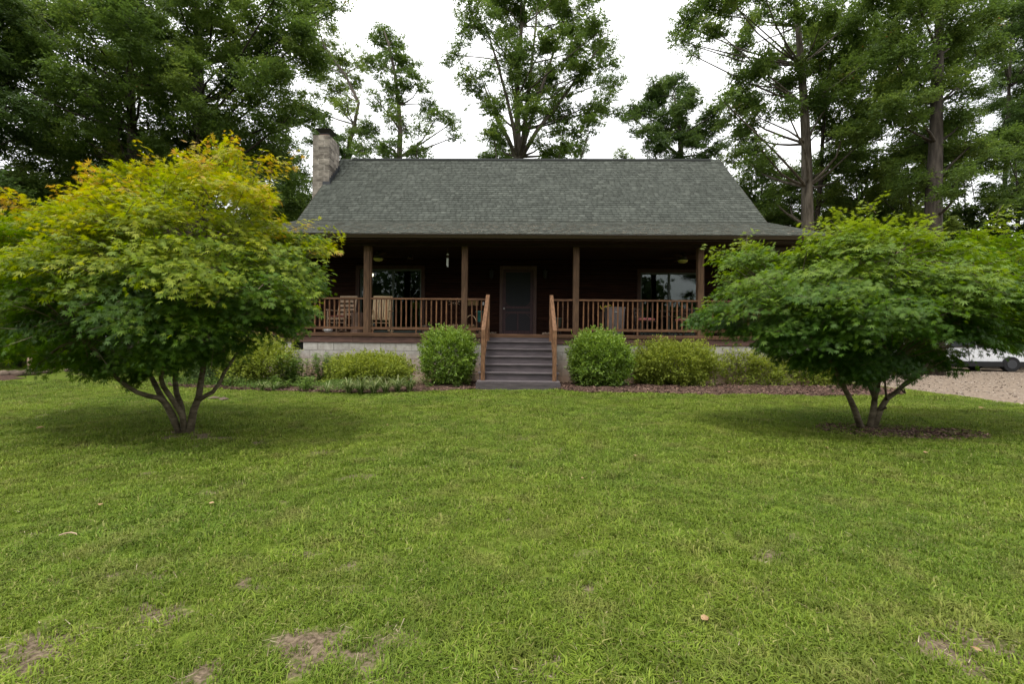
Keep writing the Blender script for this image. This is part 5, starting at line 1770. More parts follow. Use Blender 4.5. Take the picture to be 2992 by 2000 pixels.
def shrub(name, label, group, base, W, H, Dp, leafm, leaf, n, leggy=0.12, stems=12, rough=.16, shape='oval', cat='shrub', tuft=.05, flat=.5, inner=.35, pw=2.8):
    """leaf sprays over an uneven dome on a fan of stems"""
    root = empty(name, base, label=label, cat=cat, group=group)
    ns = n // 9
    d = rand_dir(ns, .45)
    d[:, 2] = np.abs(d[:, 2]) * np.where(RNG.random(ns) < .42, -.8, 1)
    ang = np.arctan2(d[:, 1], d[:, 0])
    bump = 1 + (vnoise(np.cos(ang) * 2 + 5 + base[0], d[:, 2] * 2.6 + np.sin(ang) * 2 + base[1], 41, 1.3) - .5) * 2 * rough + RNG.normal(0, rough * .25, ns)
    rad = (inner + (1 - inner) * RNG.random(ns) ** .35) * bump
    cz = H * (leggy + (1 - leggy) * .45)
    rz = H - cz
    e = np.abs(d) ** flat * np.sign(d)
    e /= np.maximum(1e-6, np.linalg.norm(e, axis=1))[:, None] ** .6
    # squarish dome: full shoulders, flattish top, skirt drawn in a little near the ground
    q = (np.abs(d[:, 0]) ** pw + np.abs(d[:, 1]) ** pw + np.abs(d[:, 2]) ** pw) ** (-1 / pw)
    d2 = d * q[:, None]
    P_ = np.stack([d2[:, 0] * W / 2 * rad, d2[:, 1] * Dp / 2 * rad, cz + d2[:, 2] * rad * np.where(d[:, 2] > 0, rz, cz - leggy * H * .6)], 1)
    tw = RNG.normal(0, tuft * 1.3, P_.shape); P_ = P_ + tw
    out = np.repeat(d, 9, 0)
    # each spray is a short shoot pointing outwards
    sh = d + RNG.normal(0, .5, d.shape) + np.array([0, 0, .55]); sh /= np.linalg.norm(sh, axis=1)[:, None]
    C = np.repeat(P_, 9, 0) + np.repeat(sh, 9, 0) * (np.tile(np.arange(9), ns) / 9 * tuft * 2.6)[:, None] + RNG.normal(0, tuft * .38, (ns * 9, 3))
    D = out + RNG.normal(0, .55, out.shape) + np.array([0, 0, .25])
    N = out * .7 + RNG.normal(0, .5, out.shape) + np.array([0, 0, .7])
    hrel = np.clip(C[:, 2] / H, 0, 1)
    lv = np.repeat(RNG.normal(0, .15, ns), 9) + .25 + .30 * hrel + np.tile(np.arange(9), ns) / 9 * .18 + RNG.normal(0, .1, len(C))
    C[:, 2] = np.maximum(C[:, 2], .03)
    wood = MB()
    for k in range(stems):
        a = random.uniform(0, 6.28)
        t = P_[random.randrange(ns)]
        s = Vector((.10 * W * math.cos(a), .10 * Dp * math.sin(a), -.03))
        m = Vector(t) * .5 + Vector((random.uniform(-.06, .06), random.uniform(-.06, .06), .04))
        m.z = max(m.z, .1)
        wood.tube([s, m, Vector(t)], [.011, .008, .003], 5, cap=False)
        for j in range(1):
            t2 = P_[random.randrange(ns)]
            if (Vector(t2) - m).length < W * .45:
                wood.tube([m, Vector(t2)], [.006, .002], 3, cap=False)
    link('stems', wood.mesh('stems', smooth=True), M['twig'], root)
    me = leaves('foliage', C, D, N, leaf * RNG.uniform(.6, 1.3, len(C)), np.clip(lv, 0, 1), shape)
    tag(link('foliage', me, leafm, root), kind='stuff')
    return root


M['stem_green'] = pm('green_stem', (.05, .08, .02), (.10, .14, .04), 20)


def gpt(x, y_):
    g = gnd(x * DSP, y_ * DSP)
    return (g.x, g.y, 0.0)


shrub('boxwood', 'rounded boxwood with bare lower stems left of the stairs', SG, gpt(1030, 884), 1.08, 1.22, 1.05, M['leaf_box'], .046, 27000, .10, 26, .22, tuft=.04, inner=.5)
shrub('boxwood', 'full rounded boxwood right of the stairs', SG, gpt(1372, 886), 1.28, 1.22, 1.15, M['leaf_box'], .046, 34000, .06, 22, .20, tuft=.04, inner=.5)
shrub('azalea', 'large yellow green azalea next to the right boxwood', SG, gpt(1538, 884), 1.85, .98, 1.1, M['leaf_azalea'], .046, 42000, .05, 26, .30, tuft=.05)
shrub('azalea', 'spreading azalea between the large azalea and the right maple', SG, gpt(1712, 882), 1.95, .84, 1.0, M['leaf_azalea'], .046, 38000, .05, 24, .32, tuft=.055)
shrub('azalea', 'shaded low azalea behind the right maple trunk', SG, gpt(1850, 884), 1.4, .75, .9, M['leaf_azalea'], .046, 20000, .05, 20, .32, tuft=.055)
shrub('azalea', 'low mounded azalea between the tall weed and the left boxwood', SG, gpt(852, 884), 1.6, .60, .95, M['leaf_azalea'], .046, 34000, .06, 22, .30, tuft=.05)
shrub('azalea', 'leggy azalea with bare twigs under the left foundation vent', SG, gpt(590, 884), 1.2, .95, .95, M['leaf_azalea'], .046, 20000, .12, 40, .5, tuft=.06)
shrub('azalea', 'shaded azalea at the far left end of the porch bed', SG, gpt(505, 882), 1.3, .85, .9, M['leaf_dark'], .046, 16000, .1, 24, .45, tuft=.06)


# upright leafy weeds
def weed(label, base, h, n, spread, group='weeds in the left planting bed', lf=.085):
    root = empty('leafy_weed', base, label=label, cat='weed', group=group)
    st = MB()
    C, D, N = [], [], []
    for k in range(n):
        a = random.uniform(0, 6.28); r = spread * random.random()
        hh = h * random.uniform(.5, 1.0)
        tip = Vector((r * math.cos(a), r * math.sin(a), hh))
        b0 = Vector((r * .35 * math.cos(a), r * .35 * math.sin(a), -.02))
        m = b0.lerp(tip, .5) + Vector((0, 0, .03))
        st.tube([b0, m, tip], [.006, .004, .002], 4, cap=False)
        nl = int(hh / .011)
        for j in range(nl):
            t = .12 + .88 * j / nl
            p = b0.lerp(tip, t)
            aa = j * 2.4 + random.uniform(-.4, .4)
            dd = Vector((math.cos(aa), math.sin(aa), random.uniform(-.15, .45)))
            C.append(p); D.append(dd); N.append(Vector((random.uniform(-.3, .3), random.uniform(-.3, .3), 1)))
    link('stems', st.mesh('stems'), M['stem_green'], root)
    nn = len(C)
    me = leaves('foliage', np.array(C), np.array(D), np.array(N), lf * RNG.uniform(.5, 1.25, nn), np.clip(RNG.normal(.55, .2, nn), 0, 1), 'oval')
    tag(link('foliage', me, M['leaf_weed'], root), kind='stuff')


weed('tall pale green weed standing alone in front of the block wall', gpt(742, 882), .78, 24, .30)
weed('leafy weed clump beside the leggy azalea', gpt(668, 886), .74, 28, .38)
weed('arching weed just under the left foundation vent', gpt(700, 882), .86, 7, .36)
weed('low weed at the foot of the left boxwood', gpt(1045, 889), .17, 9, .16, lf=.06)
weed('low sprawling weed at the bed edge under the leggy azalea', gpt(640, 892), .28, 16, .40)
weed('sprawling weed between the tall weed and the mounded azalea', gpt(700, 895), .30, 16, .42)
weed('weed sprouting by the bottom step corner', gpt(985, 890), .14, 7, .16, lf=.05)
weed('tiny weed sprouting against the block wall', gpt(972, 882), .16, 4, .06, lf=.05)


# strap-leaved border grass
def liriope(label, base, n=70, ln=.42):
    V, F, LV = [], [], []
    for k in range(n):
        a = random.uniform(0, 6.28)
        r0 = .05 * random.random()
        L_ = ln * random.uniform(.6, 1.15)
        w = random.uniform(.005, .008)
        dx, dy = math.cos(a), math.sin(a)
        lift = random.uniform(.7, 1.5)
        k0 = len(V)
        for i in range(6):
            t = i / 5
            rr = r0 + L_ * t * (.35 + .55 * t)
            z = L_ * lift * t * (1.55 - 1.15 * t) + .005
            ww = w * (1 - t ** 2.2) + .0006
            V += [(rr * dx - dy * ww, rr * dy + dx * ww, max(z, .01)), (rr * dx + dy * ww, rr * dy - dx * ww, max(z, .01))]
            LV += [0] * 2
        for i in range(5):
            q = k0 + 2 * i
            F.append((q, q + 1, q + 3, q + 2))
        v = random.random() * .75 if random.random() < .7 else random.uniform(.85, 1)
        LV[-12:] = [v] * 12
    o = link('border_grass', np_mesh('border_grass', np.array(V), np.array(F), np.array(LV)), M['leaf_liriope'], None, base)
    o.rotation_euler = (0, 0, random.uniform(0, 6))
    tag(o, label, 'border grass', 'strap leaved border grass clumps')


for i, (x, y_) in enumerate(((798, 902), (826, 903), (856, 903), (884, 902), (911, 899), (938, 898))):
    liriope('clump of arching strap leaved border grass in front of the mounded azalea', gpt(x, y_), 90)
liriope('lone clump of border grass below the tall weed', gpt(750, 903), 45, .30)
for x, y_ in ((498, 884), (524, 886), (552, 888), (470, 882)):
    liriope('clump of border grass in the shade at the left end of the bed', gpt(x, y_), 80)
for x, y_ in ((600, 896), (628, 897)):
    liriope('clump of border grass at the edge below the leggy azalea', gpt(x, y_), 50, .28)


def ground_cover():
    P_ = np.array([(-8.4, 10.6), (-8.2, 9.9), (-5.0, 9.05), (-2.9, 9.05), (-1.6, 9.7), (-1.3, 10.4), (-3.0, 10.9), (-6.5, 11.2)])
    n = 15000
    x = RNG.uniform(-8.4, -1.2, n * 2); y_ = RNG.uniform(9, 11.3, n * 2)
    k = inpoly(x, y_, P_) & (vnoise(x, y_, 91, 1.6) > np.where(x > -3.1, .66, .30)); x, y_ = x[k][:n], y_[k][:n]
    n = len(x)
    h = .03 + .20 * vnoise(x, y_, 92, 1.8) * RNG.random(n)
    C = np.stack([x, y_, gz(x, y_) + .03 + h], 1)
    me = leaves('ground_cover', C, rand_dir(n, .2), rand_dir(n, 1.2), RNG.uniform(.025, .065, n), np.clip(RNG.normal(.42, .2, n), 0, 1), 'narrow')
    tag(link('ground_cover', me, M['leaf_weed']), 'tangled low weeds covering the left planting bed', None, kind='stuff')


ground_cover()

# ------------------------------------------------------------------ things on the porch
DZ = DECK_Z + .002


def spot(x, Y):
    p = at(x, 960, Y)
    return Vector((p.x, Y, DZ))


def lb(name, mat, parent, fn, smooth=False):
    m = MB(); fn(m)
    return link(name, m.mesh(name, smooth=smooth), mat, parent)


def rocking_chair(label, loc, rz, wood, ladder, cushion=None):
    t = empty('rocking_chair', loc, rz, label, 'rocking chair', 'rocking chairs on the porch')
    w = .27
    for s in (-1, 1):
        lb('rocker', wood, t, lambda m: m.tube([(s * w, -.46, .075), (s * w, -.25, .03), (s * w, 0, .018), (s * w, .25, .035), (s * w, .50, .10)], .018, 6))
        lb('leg', wood, t, lambda m: m.tube([(s * w, -.24, .03), (s * w, -.24, .62)], .02, 8))
        lb('leg', wood, t, lambda m: m.tube([(s * w, .22, .03), (s * (w - .01), .22, .42), (s * (w - .02), .30, .72), (s * (w - .02), .40, 1.06)], .02, 8))
        lb('armrest', wood, t, lambda m: m.box(s * w - .04, s * w + .04, -.30, .26, .62, .645))
        lb('stretcher', wood, t, lambda m: m.tube([(s * w, -.24, .22), (s * w, .22, .22)], .011, 6))
    for z in (.15, .28):
        lb('stretcher', wood, t, lambda m: m.tube([(-w, -.24, z), (w, -.24, z)], .011, 6))
    for k in range(6):
        lb('seat_slat', wood, t, lambda m: m.box(-w, w, -.28 + k * .085, -.28 + k * .085 + .075, .405, .425))
    lb('seat_rail', wood, t, lambda m: m.box(-w, w, -.27, -.24, .36, .404))
    if ladder:
        for k in range(5):
            z = .50 + k * .125
            y_ = .23 + (z - .42) * .26
            lb('back_slat', wood, t, lambda m: m.box(-w + .02, w - .02, y_ - .008, y_ + .008, z, z + .075))
    else:
        for k in range(7):
            x = -.21 + k * .07
            lb('back_slat', wood, t, lambda m: m.bar((x, .225, .44), (x, .385, 1.05), .052, .014, (0, 1, 0)))
        lb('crest_rail', wood, t, lambda m: m.box(-w + .02, w - .02, .385, .41, 1.0, 1.07))
    if cushion:
        lb('cushion', cushion, t, lambda m: m.lathe([(.1, .425), (.24, .43), (.265, .45), (.255, .475), (.1, .488), (0.01, .488)], (0, -.04, 0), 18), True)
    return t


rocking_chair('ladder back rocking chair with a red seat cushion', spot(997, 12.55), R(-8), M['oldpine'], True, M['red'])
rocking_chair('pale pine rocking chair with upright back slats', spot(1112, 12.45), R(8), M['pine'], False)

# stump
s = spot(1044, 12.05)
m = MB()
prof = [(.165, 0), (.16, .05), (.15, .30), (.155, .53), (.14, .545), (.01, .55)]
m.lathe(prof, s, 14, 1.05, .95)
tag(m.place('tree_stump', M['stump']), 'upright cut log stump used as a side table between the rocking chairs', 'stump')
# white bowl-like feeder
s = spot(959, 11.95)
m = MB(); m.lathe([(.07, 0), (.10, .02), (.115, .085), (.105, .09), (.09, .03), (.01, .02)], s, 18)
tag(m.place('pet_bowl', M['white'], True), 'white round bowl on the deck below the railing', 'bowl')
# pail
s = spot(1243, 12.2)
e = empty('metal_pail', s, label='shiny metal pail on the deck behind the railing', cat='pail')
lb('body', M['steel'], e, lambda m: m.lathe([(.09, 0), (.092, .01), (.115, .21), (.12, .215), (.112, .22), (.09, .02), (.01, .015)], (0, 0, 0), 20), True)
lb('handle', M['steel'], e, lambda m: m.tube([(-.115, 0, .20), (-.11, -.05, .13), (0, -.125, .10), (.11, -.05, .13), (.115, 0, .20)], .004, 5))
s = spot(1278, 12.9)
m = MB(); m.lathe([(.035, 0), (.04, .02), (.04, .10), (.03, .12), (.01, .125)], s, 12)
tag(m.place('jar', M['flash'], True), 'small grey jar standing between the pail and the firewood', 'jar')
# firewood
lx0, lx1 = spot(1296, 13.25).x, spot(1412, 13.25).x
k = 0
for row, (n, off) in enumerate(((10, 0), (9, .06), (7, .18))):
    for i in range(n):
        r = random.uniform(.042, .058)
        x = lx0 + off + i * .118 + random.uniform(-.01, .01)
        z = DZ + .056 + row * .098
        root = empty('firewood_log', (x, 13.28, z - r), label='split firewood log in the %s row of the stack by the front door' % ('bottom', 'middle', 'top')[row], cat='firewood', group='firewood stack on the porch')
        L_ = random.uniform(.34, .42)
        n6 = random.choice((5, 6, 7))
        y0 = random.uniform(-.04, .04) - L_ / 2
        lb('bark', M['log'], root, lambda m: m.tube([(0, y0, r), (0.004, y0 + L_, r)], [r, r * .95], n6))
        lb('cut_end', M['logend'], root, lambda m: m.tube([(0, y0 - .004, r), (0, y0 - .001, r)], r * .93, n6))
# basket with hoop handle
s = spot(1376, 12.75)
e = empty('wicker_basket', s, label='round wicker basket with a tall hoop handle by the firewood', cat='basket')
lb('body', M['basket'], e, lambda m: m.lathe([(.12, 0), (.15, .10), (.17, .22), (.175, .23), (.16, .23), (.13, .06), (.01, .04)], (0, 0, 0), 18))
lb('handle', M['pine'], e, lambda m: m.tube([(.165 * math.cos(a), 0, .22 + .32 * math.sin(a)) for a in np.linspace(0, math.pi, 13)], .011, 6))
# teal pot on a stand
s = spot(1400, 12.3)
e = empty('plant_stand', s, label='small black stand carrying the teal pot', cat='plant stand')
for a in (0.5, 2.6, 4.7):
    lb('leg', M['black'], e, lambda m: m.tube([(.10 * math.cos(a), .10 * math.sin(a), 0), (.07 * math.cos(a), .07 * math.sin(a), .33)], .008, 5))
lb('ring', M['black'], e, lambda m: m.lathe([(.055, .325), (.085, .325), (.085, .335), (.055, .335)], (0, 0, 0), 16))
m = MB(); m.lathe([(.05, 0), (.055, .01), (.088, .25), (.10, .255), (.10, .29), (.085, .29), (.07, .24), (.01, .22)], s + Vector((0, 0, .336)), 20)
tag(m.place('flower_pot', M['teal'], True), 'tall teal glazed flower pot beside the left stair rail', 'flower pot')
# wall pieces by the left of the door
p0, p1 = at(1366, 893, WALL_Y - .06), at(1398, 877, WALL_Y - .06)
e = empty('wooden_sign', (p0.x, WALL_Y - .05, p0.z), label='plain wooden board hanging on the wall above the basket', cat='sign')
for k in range(3):
    wd = (p1.x - p0.x) / 3
    lb('plank', M['sign'], e, lambda m: m.box(k * wd + .003, (k + 1) * wd - .003, 0, .02, .012 * (k % 2), p1.z - p0.z))
p0 = at(1410, 892, WALL_Y - .06)
m = MB(); m.box(p0.x, p0.x + .045, WALL_Y - .05, WALL_Y - .04, p0.z, p0.z + .09)
m.tube([(p0.x + .022, WALL_Y - .053, p0.z + .02), (p0.x + .022, WALL_Y - .053, p0.z + .075)], .004, 5)
tag(m.place('thermometer', M['white']), 'small white thermometer card on the wall beside the wooden board', 'thermometer')
c = at(1328, 880, WALL_Y - .08)
e = empty('antler_mount', (c.x, WALL_Y - .05, c.z - .08), label='pair of pale antlers mounted on the wall above the firewood', cat='antlers')
lb('plaque', M['darkwood'], e, lambda m: m.lathe([(.02, -.05), (.06, -.03), (.06, .05), (.02, .08)], (0, 0, 0), 8, 1, .3))
for s_ in (-1, 1):
    lb('antler', M['oldpine'], e, lambda m: (m.tube([(s_ * .02, -.02, .02), (s_ * .09, -.05, .0), (s_ * .14, -.07, .08), (s_ * .10, -.08, .17)], [.012, .011, .009, .004], 6),
                                             m.tube([(s_ * .09, -.05, .0), (s_ * .17, -.06, -.03)], [.009, .003], 5), m.tube([(s_ * .135, -.07, .06), (s_ * .20, -.07, .06)], [.008, .003], 5)))

# right half of the porch
s = spot(1631, 12.05)
e = empty('plant_stand', s, label='small black stand carrying the grey green planter', cat='plant stand')
for a in (0.5, 2.6, 4.7):
    lb('leg', M['black'], e, lambda m: m.tube([(.09 * math.cos(a), .09 * math.sin(a), 0), (.05 * math.cos(a), .05 * math.sin(a), .20)], .008, 5))
lb('ring', M['black'], e, lambda m: m.lathe([(.04, .195), (.07, .195), (.07, .205), (.04, .205)], (0, 0, 0), 16))
m = MB(); m.lathe([(.055, 0), (.06, .01), (.095, .20), (.108, .205), (.108, .235), (.095, .235), (.08, .19), (.01, .18)], s + Vector((0, 0, .207)), 20)
tag(m.place('flower_pot', M['greypot'], True), 'empty grey green planter beside the right stair rail', 'flower pot')
s = spot(1795, 12.75)
e = empty('storage_bin', s, label='tall taupe plastic storage bin with a flat lid on the porch', cat='storage bin')
lb('body', M['bin'], e, lambda m: m.add([(-.21, -.2, 0), (.21, -.2, 0), (.21, .2, 0), (-.21, .2, 0), (-.24, -.22, .74), (.24, -.22, .74), (.24, .22, .74), (-.24, .22, .74)],
                                        [(0, 1, 5, 4), (1, 2, 6, 5), (2, 3, 7, 6), (3, 0, 4, 7), (3, 2, 1, 0), (4, 5, 6, 7)]))
lb('lid', M['bin'], e, lambda m: m.cbox(-.255, .255, -.235, .235, .742, .79, .012))
lb('handle', M['white'], e, lambda m: m.tube([(-.05, -.225, .635), (-.045, -.245, .645), (.045, -.245, .645), (.05, -.225, .635)], .008, 6))
for sx in (-.14, 0, .14):
    lb('rib', M['bin'], e, lambda m: m.box(sx - .02, sx + .02, -.226, -.205, .05, .60))
s = spot(1772, 13.3)
e = empty('wooden_chest', s, label='dark wooden chest half hidden behind the storage bin', cat='chest')
lb('body', M['darkwood'], e, lambda m: m.box(-.22, .22, -.17, .17, 0, .66))
lb('lid', M['darkwood'], e, lambda m: m.cbox(-.235, .235, -.185, .185, .662, .70, .008))
e2 = empty('watering_can', s + Vector((0, -.02, .702)), label='yellow plastic watering can standing on the dark chest', cat='watering can')
lb('body', M['yellow'], e2, lambda m: m.lathe([(.10, 0), (.11, .02), (.10, .15), (.06, .18), (.01, .185)], (0, 0, 0), 16), True)
lb('spout', M['yellow'], e2, lambda m: m.tube([(-.09, 0, .04), (-.17, 0, .12), (-.20, 0, .17)], [.02, .014, .022], 8))
lb('handle', M['yellow'], e2, lambda m: m.tube([(.09, 0, .05), (.16, 0, .12), (.10, 0, .20), (.02, 0, .19)], .012, 6))


def patio_chair(label, loc, rz):
    t = empty('patio_chair', loc, rz, label, 'chair', 'patio chairs on the right of the porch')
    for sx in (-1, 1):
        lb('leg', M['black'], t, lambda m: m.tube([(sx * .22, -.22, 0), (sx * .21, -.20, .40)], .012, 6))
        lb('leg', M['black'], t, lambda m: m.tube([(sx * .22, .24, 0), (sx * .21, .20, .40), (sx * .20, .27, .78)], .012, 6))
    lb('seat', M['darkwood'], t, lambda m: m.box(-.23, .23, -.22, .22, .395, .415))
    for k in range(3):
        lb('back_slat', M['darkwood'], t, lambda m: m.box(-.20, .20, .21 + k * .022, .225 + k * .022, .50 + k * .11, .56 + k * .11))
    lb('cushion', M['pink'], t, lambda m: m.lathe([(.12, .416), (.235, .42), (.25, .45), (.235, .48), (.1, .495), (.01, .497)], (0, 0, 0), 18, 1, .9), True)


patio_chair('dark chair with a pink cushion between the storage bin and the table', spot(1888, 12.6), R(40))
patio_chair('dark chair with a pink cushion at the table by the porch post', spot(1999, 12.6), R(-35))
s = spot(1958, 13.15)
e = empty('patio_table', s, label='dark patio table standing before the right sliding door', cat='table')
lb('table_top', M['darkwood'], e, lambda m: m.cbox(-.36, .36, -.26, .26, .70, .735, .006))
for sx in (-1, 1):
    for sy in (-1, 1):
        lb('leg', M['darkwood'], e, lambda m: m.box(sx * .31 - .025, sx * .31 + .025, sy * .21 - .025, sy * .21 + .025, 0, .699))
lb('lower_shelf', M['darkwood'], e, lambda m: m.box(-.28, .28, -.18, .18, .56, .58))
# stones at the head of the stairs
for x, lab in ((1440, 'pale lumpy stone at the head of the stairs by the left rail'), (1596, 'pale lumpy stone at the head of the stairs by the right rail')):
    s = spot(x, 11.82)
    m = MB()
    for k in range(4):
        c = s + Vector((-.07 + k * .045, random.uniform(-.02, .02), .018 + .012 * (k % 2)))
        r = random.uniform(.028, .04)
        m.lathe([(r * .5, -r * .8), (r, -r * .2), (r * .9, r * .4), (r * .3, r * .8)], c, 7)
    tag(m.place('stone', M['stone']), lab, 'stone')


# ceiling fans with bowl lights
def ceiling_fan(label, px_, py_):
    c = at(px_, py_, 12.7)
    e = empty('ceiling_fan', (c.x, 12.7, c.z), label=label, cat='ceiling fan', group='porch ceiling fans')
    up = CEIL_Z - c.z
    lb('motor', M['black'], e, lambda m: m.lathe([(.02, up), (.06, up - .002), (.06, up - .03), (.015, up - .04), (.015, .16), (.10, .15), (.11, .10), (.09, .06), (.05, .045)], (0, 0, 0), 16), True)
    lb('light_bowl', M['shade'], e, lambda m: m.lathe([(.01, -.045), (.07, -.035), (.115, -.01), (.14, .03), (.13, .04), (.05, .042)], (0, 0, 0), 20), True)
    for k in range(5):
        a = k * 1.2566 + .3
        lb('blade', M['darkwood'], e, lambda m: m.bar((.13 * math.cos(a), .13 * math.sin(a), .11), (.62 * math.cos(a), .62 * math.sin(a), .11), .12, .008))


ceiling_fan('ceiling fan with a yellowish bowl light in front of the left sliding door', 1105, 760)
ceiling_fan('ceiling fan with a yellowish bowl light in front of the right sliding door', 1995, 765)
c = at(1199, 754, 12.6)
e = empty('pendant_bell', (c.x, 12.6, c.z), label='small dark metal bell hanging from the porch ceiling', cat='bell')
lb('bell', M['gutter'], e, lambda m: m.lathe([(.09, -.03), (.085, -.015), (.06, .03), (.03, .06), (.01, .07)], (0, 0, 0), 16), True)
lb('cord', M['black'], e, lambda m: m.tube([(0, 0, .06), (0, 0, CEIL_Z - c.z)], .005, 5))
c = at(1308, 744, 11.95)
e = empty('wind_chime', (c.x, 11.95, c.z - .33), label='silver tube wind chime hanging beside the porch post', cat='wind chime')
zt_ = .33
lb('cord', M['rope'], e, lambda m: m.tube([(0, 0, zt_), (0, 0, CEIL_Z - c.z + zt_)], .003, 4))
lb('top_disc', M['alu'], e, lambda m: m.lathe([(.034, zt_ - .012), (.036, zt_), (.02, zt_ + .012), (.005, zt_ + .03)], (0, 0, 0), 14), True)
for k in range(5):
    a = k * 1.2566 + .9
    x, y_ = .020 * math.cos(a), .020 * math.sin(a)
    lb('chime_tube', M['alu'], e, lambda m: m.tube([(x, y_, zt_ - .33 + .02 * (k % 3)), (x, y_, zt_ - .10)], .0065, 7))
    lb('string', M['rope'], e, lambda m: m.tube([(x, y_, zt_ - .10), (x * 1.3, y_ * 1.3, zt_ - .01)], .0015, 3))
# lit bulb inside the left sliding door
c = at(1089, 804, 14.3)
e = empty('indoor_lamp', (c.x, 14.3, c.z), label='small lit bulb glowing behind the left sliding door glass', cat='lamp')
mb_ = simple('warm_bulb', (1, .8, .6), .4, emit=((1, .72, .48), 6.0))
lb('bulb', mb_, e, lambda m: m.lathe([(.008, -.05), (.022, -.015), (.030, .015), (.024, .038), (.01, .045)], (0, 0, 0), 12), True)
lb('cord', M['black'], e, lambda m: m.tube([(0, 0, .044), (0, 0, CEIL_Z + .1 - c.z)], .004, 4))

# ------------------------------------------------------------------ litter on roof and lawn
def roof_straw():
    V, F = [], []
    for k in range(420):
        x = random.gauss(.2, 3.0) if random.random() < .7 else random.uniform(-6.5, 7)
        x = max(-6.6, min(7.0, x))
        t = random.random() ** 1.3 * .75
        y_ = EAVE_Y + .03 + t * (BRK_Y - EAVE_Y)
        z = EAVE_Z + (y_ - EAVE_Y) * (BRK_Z - EAVE_Z) / (BRK_Y - EAVE_Y) + .022
        a = random.gauss(0, .7)
        L_ = random.uniform(.03, .13)
        bend = random.uniform(-.5, .5)
        w = random.uniform(.002, .0045)
        k0 = len(V)
        px_, pz_ = x, 0.0
        for i in range(4):
            aa = a + bend * i
            nx_, ny_ = -math.sin(aa), math.cos(aa)
            yy = y_ + pz_ * .9
            zz_ = z + pz_ * .9 * .39
            V += [(px_ + nx_ * w, yy + ny_ * w, zz_ + .004 + ny_ * w * .4), (px_ - nx_ * w, yy - ny_ * w, zz_ + .004 - ny_ * w * .4)]
            px_ += math.cos(aa) * L_ / 3; pz_ += math.sin(aa) * L_ / 3
        for i in range(3):
            q = k0 + 2 * i
            F.append((q, q + 1, q + 3, q + 2))
    o = link('roof_litter', np_mesh('roof_litter', np.array(V), np.array(F)), pm('straw', (.20, .13, .08), (.52, .44, .34), 9, world_space=True))
    tag(o, 'pale twigs and pine straw scattered on the porch roof', None, kind='stuff')


roof_straw()
DL = pm('dry_leaf', (.22, .13, .06), (.44, .30, .17), 30, rough=.8)
for x, y_, s_, rz in ((2862, 1198, .10, .2), (105, 1254, .07, 1.0), (2050, 1826, .035, .5), (1858, 1340, .03, 2), (1700, 1405, .025, 1), (2870, 1930, .03, 2.2), (610, 1480, .03, .4), (2130, 1330, .03, 1.2), (290, 1490, .03, 2.0), (2700, 1330, .05, .3), (2420, 1318, .04, 1.9), (1130, 1245, .025, 1.0), (860, 1180, .025, .4)):
    g = gnd(x, y_)
    V = [(0, -.1, .0), (.35, -.45, .12), (.7, -.3, .16), (1, 0, .10), (.7, .35, .20), (.35, .42, .10), (.0, .1, .02), (.5, 0, -.02)]
    m = MB(); m.add([Vector(v) * s_ for v in V], [(0, 1, 7), (1, 2, 7), (2, 3, 7), (3, 4, 7), (4, 5, 7), (5, 6, 7), (6, 0, 7)])
    o = link('fallen_leaf', m.mesh('fallen_leaf', fix=False), DL, None, (g.x, g.y, gz(np.array([g.x]), np.array([g.y]))[0] + .035), (.1, .1, rz))
    tag(o, 'curled dry tan leaf lying on the lawn', 'leaf', 'fallen leaves on the lawn')
g = gnd(200, 1574)
m = MB(); m.tube([(-.035, -.015, .02), (-.015, -.002, .026), (.01, .006, .027), (.035, .006, .022), (.045, .0, .018)], [.003, .004, .004, .003, .0015], 6)
o = m.place('fallen_twig', M['oldpine']); o.location = (g.x, g.y, gz(np.array([g.x]), np.array([g.y]))[0] + .03)
tag(o, 'small curved dry twig lying in the grass', 'twig')
for k, (x, y_) in enumerate(((626, 1168), (655, 1172))):
    g = gnd(x, y_)
    m = MB()
    m.add([(-.16, -.04, .02), (.0, -.07, .035), (.17, -.03, .02), (.15, .05, .03), (-.02, .07, .06), (-.15, .05, .03), (0, 0, .085), (0, 0, -.02)],
          [(0, 1, 6), (1, 2, 6), (2, 3, 6), (3, 4, 6), (4, 5, 6), (5, 0, 6), (1, 0, 7), (2, 1, 7), (3, 2, 7), (4, 3, 7), (5, 4, 7), (0, 5, 7)])
    o = link('bark_piece', m.mesh('bark_piece'), M['stone'], None, (g.x, g.y, .01), (0, 0, .3 + k))
    o.scale = ((.62, .7, .6), (.5, .8, .7))[k]
    tag(o, ('flat weathered bark chunk on the grass beside the left maple stems', 'smaller humped bark chunk lying against the flat one by the left maple')[k], 'bark', 'bark chunks by the left maple')

# edging stones and a stake at the wood edge
for k, (x, y_) in enumerate(((8, 1099), (42, 1098), (82, 1096), (128, 1091), (210, 1087), (250, 1086), (320, 1084), (-40, 1100))):
    g = gnd(x, y_)
    rr = random.uniform(.16, .34)
    m = MB()
    n = 9
    pr = [(rr * .8, 0), (rr, .05), (rr * .9, .10), (rr * .45, .135), (.02, .14)]
    m.lathe(pr, (0, 0, 0), n, 1.5 if k == 3 else 1.15, .6)
    for i, v in enumerate(m.v):
        m.v[i] = (v[0] * random.uniform(.85, 1.15), v[1] * random.uniform(.85, 1.15), v[2] * random.uniform(.85, 1.2))
    o = link('edging_stone', m.mesh('edging_stone', smooth=True), M['stone'], None, (g.x, g.y, -.01), (0, 0, random.uniform(-.4, .4)))
    tag(o, 'flat field stone edging the lawn at the wood', 'stone', 'stones edging the lawn at the wood')
g = gnd(50, 1088)
m = MB(); m.cbox(g.x - .04, g.x + .04, g.y + .3, g.y + .38, 0, .42, .006)
tag(m.place('wooden_stake', M['oldpine']), 'short pale wooden stake at the left wood edge', 'stake')

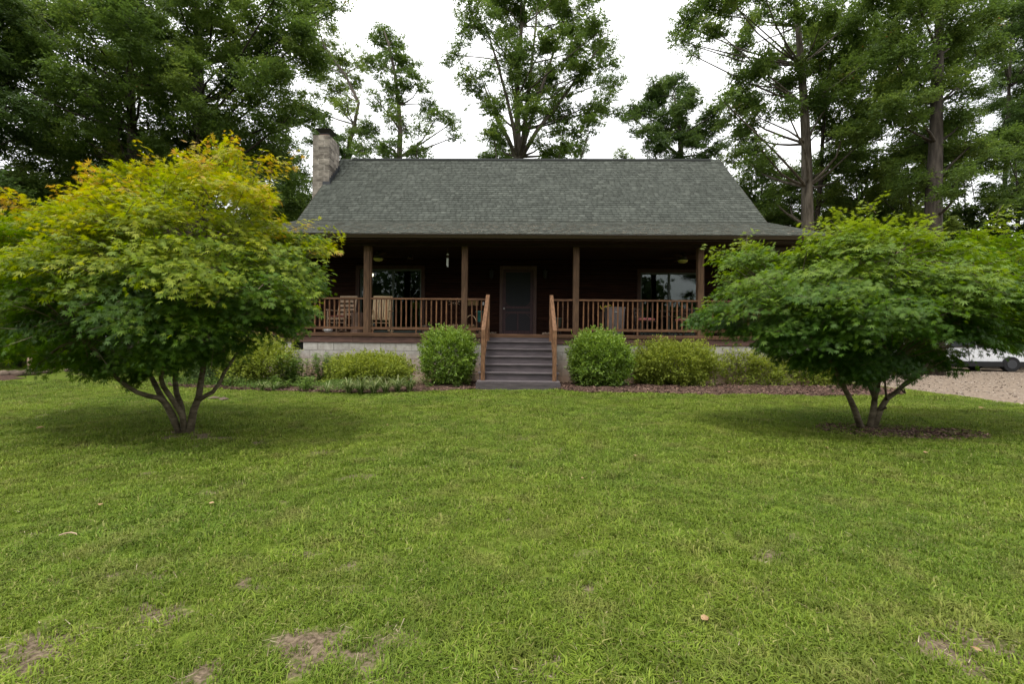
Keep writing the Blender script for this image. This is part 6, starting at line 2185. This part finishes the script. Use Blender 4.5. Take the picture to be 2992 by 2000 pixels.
# ------------------------------------------------------------------ parked car on the drive
cg = gnd(2830, 1086)
car = empty('parked_car', (cg.x + .4, cg.y + .9, 0), R(-4), 'white car with dark lower trim parked on the gravel behind the right maple', 'car')
side = [(-2.15, .42), (-2.2, .62), (-2.12, .86), (-1.3, .98), (-.72, 1.42), (.75, 1.48), (1.55, 1.02), (2.1, .92), (2.18, .6), (2.12, .40)]


def car_body(m):
    n = len(side)
    for yy, k in ((-.82, 0), (-.88, 1), (.88, 1), (.82, 0)):
        for x, z in side:
            ins = .16 * max(0, (z - .95) / .5)
            m.v.append((x * (1 if k else .985), yy - math.copysign(ins, yy), z if k else z - .01))
    for r_ in range(3):
        for i in range(n):
            j = (i + 1) % n
            m.f.append((r_ * n + i, r_ * n + j, (r_ + 1) * n + j, (r_ + 1) * n + i))
    m.f.append(tuple(range(n)))
    m.f.append(tuple(range(4 * n - 1, 3 * n - 1, -1)))


lb('body', M['carwhite'], car, car_body)
lb('lower_trim', M['tyre'], car, lambda m: m.cbox(-2.16, 2.14, -.90, .90, .20, .43, .02))
lb('bumper', M['tyre'], car, lambda m: m.cbox(2.0, 2.26, -.84, .84, .24, .52, .03))
lb('bumper', M['tyre'], car, lambda m: m.cbox(-2.28, -2.02, -.84, .84, .24, .52, .03))
for sy in (-1, 1):
    lb('side_window', M['screen'], car, lambda m: m.add([(-1.1, sy * .845, 1.02), (.02, sy * .845, 1.02), (.02, sy * .735, 1.36), (-.68, sy * .735, 1.35)], [(0, 1, 2, 3)]))
    lb('side_window', M['screen'], car, lambda m: m.add([(.08, sy * .845, 1.02), (1.30, sy * .845, 1.03), (.72, sy * .735, 1.39), (.08, sy * .735, 1.37)], [(0, 1, 2, 3)]))
    for wx in (-1.35, 1.35):
        w_ = lb('wheel', M['tyre'], car, lambda m: m.tube([(wx, sy * .70, .32), (wx, sy * .915, .32)], .32, 20))
        lb('rim', M['flash'], w_, lambda m: m.tube([(wx, sy * .905, .32), (wx, sy * .925, .32)], .19, 14))
lb('headlight', M['white'], car, lambda m: m.box(2.10, 2.17, -.78, -.5, .66, .80))
lb('headlight', M['white'], car, lambda m: m.box(2.10, 2.17, .5, .78, .66, .80))

# ------------------------------------------------------------------ trees across the road, mirrored in the sliding door glass
BG = 'trees standing opposite the house, behind the photographer'


def copy_tree(o, loc, rz, sc, label):
    c = o.copy(); COL.objects.link(c)
    c.location = loc; c.rotation_euler = (0, 0, rz); c.scale = (sc, sc, sc)
    c['label'] = label; c['group'] = BG
    for ch_ in [x for x in o.children]:
        d = ch_.copy(); COL.objects.link(d); d.parent = c
    return c


oaks = [o for o in bpy.data.objects if o.parent is None and o.name.startswith('oak_tree')]
for k, (x, y_, rz, sc) in enumerate(((-19, -20, .5, 1.0), (-9, -24, 2.0, 1.05), (0, -21, 3.3, .9), (9, -25, 4.4, 1.0), (19, -21, 5.3, 1.05), (29, -16, .9, 1.0), (-30, -14, 1.7, 1.0))):
    copy_tree(oaks[k % 3], (x, y_, -.1), rz, sc, 'tall oak across the yard mirrored in the sliding door glass')
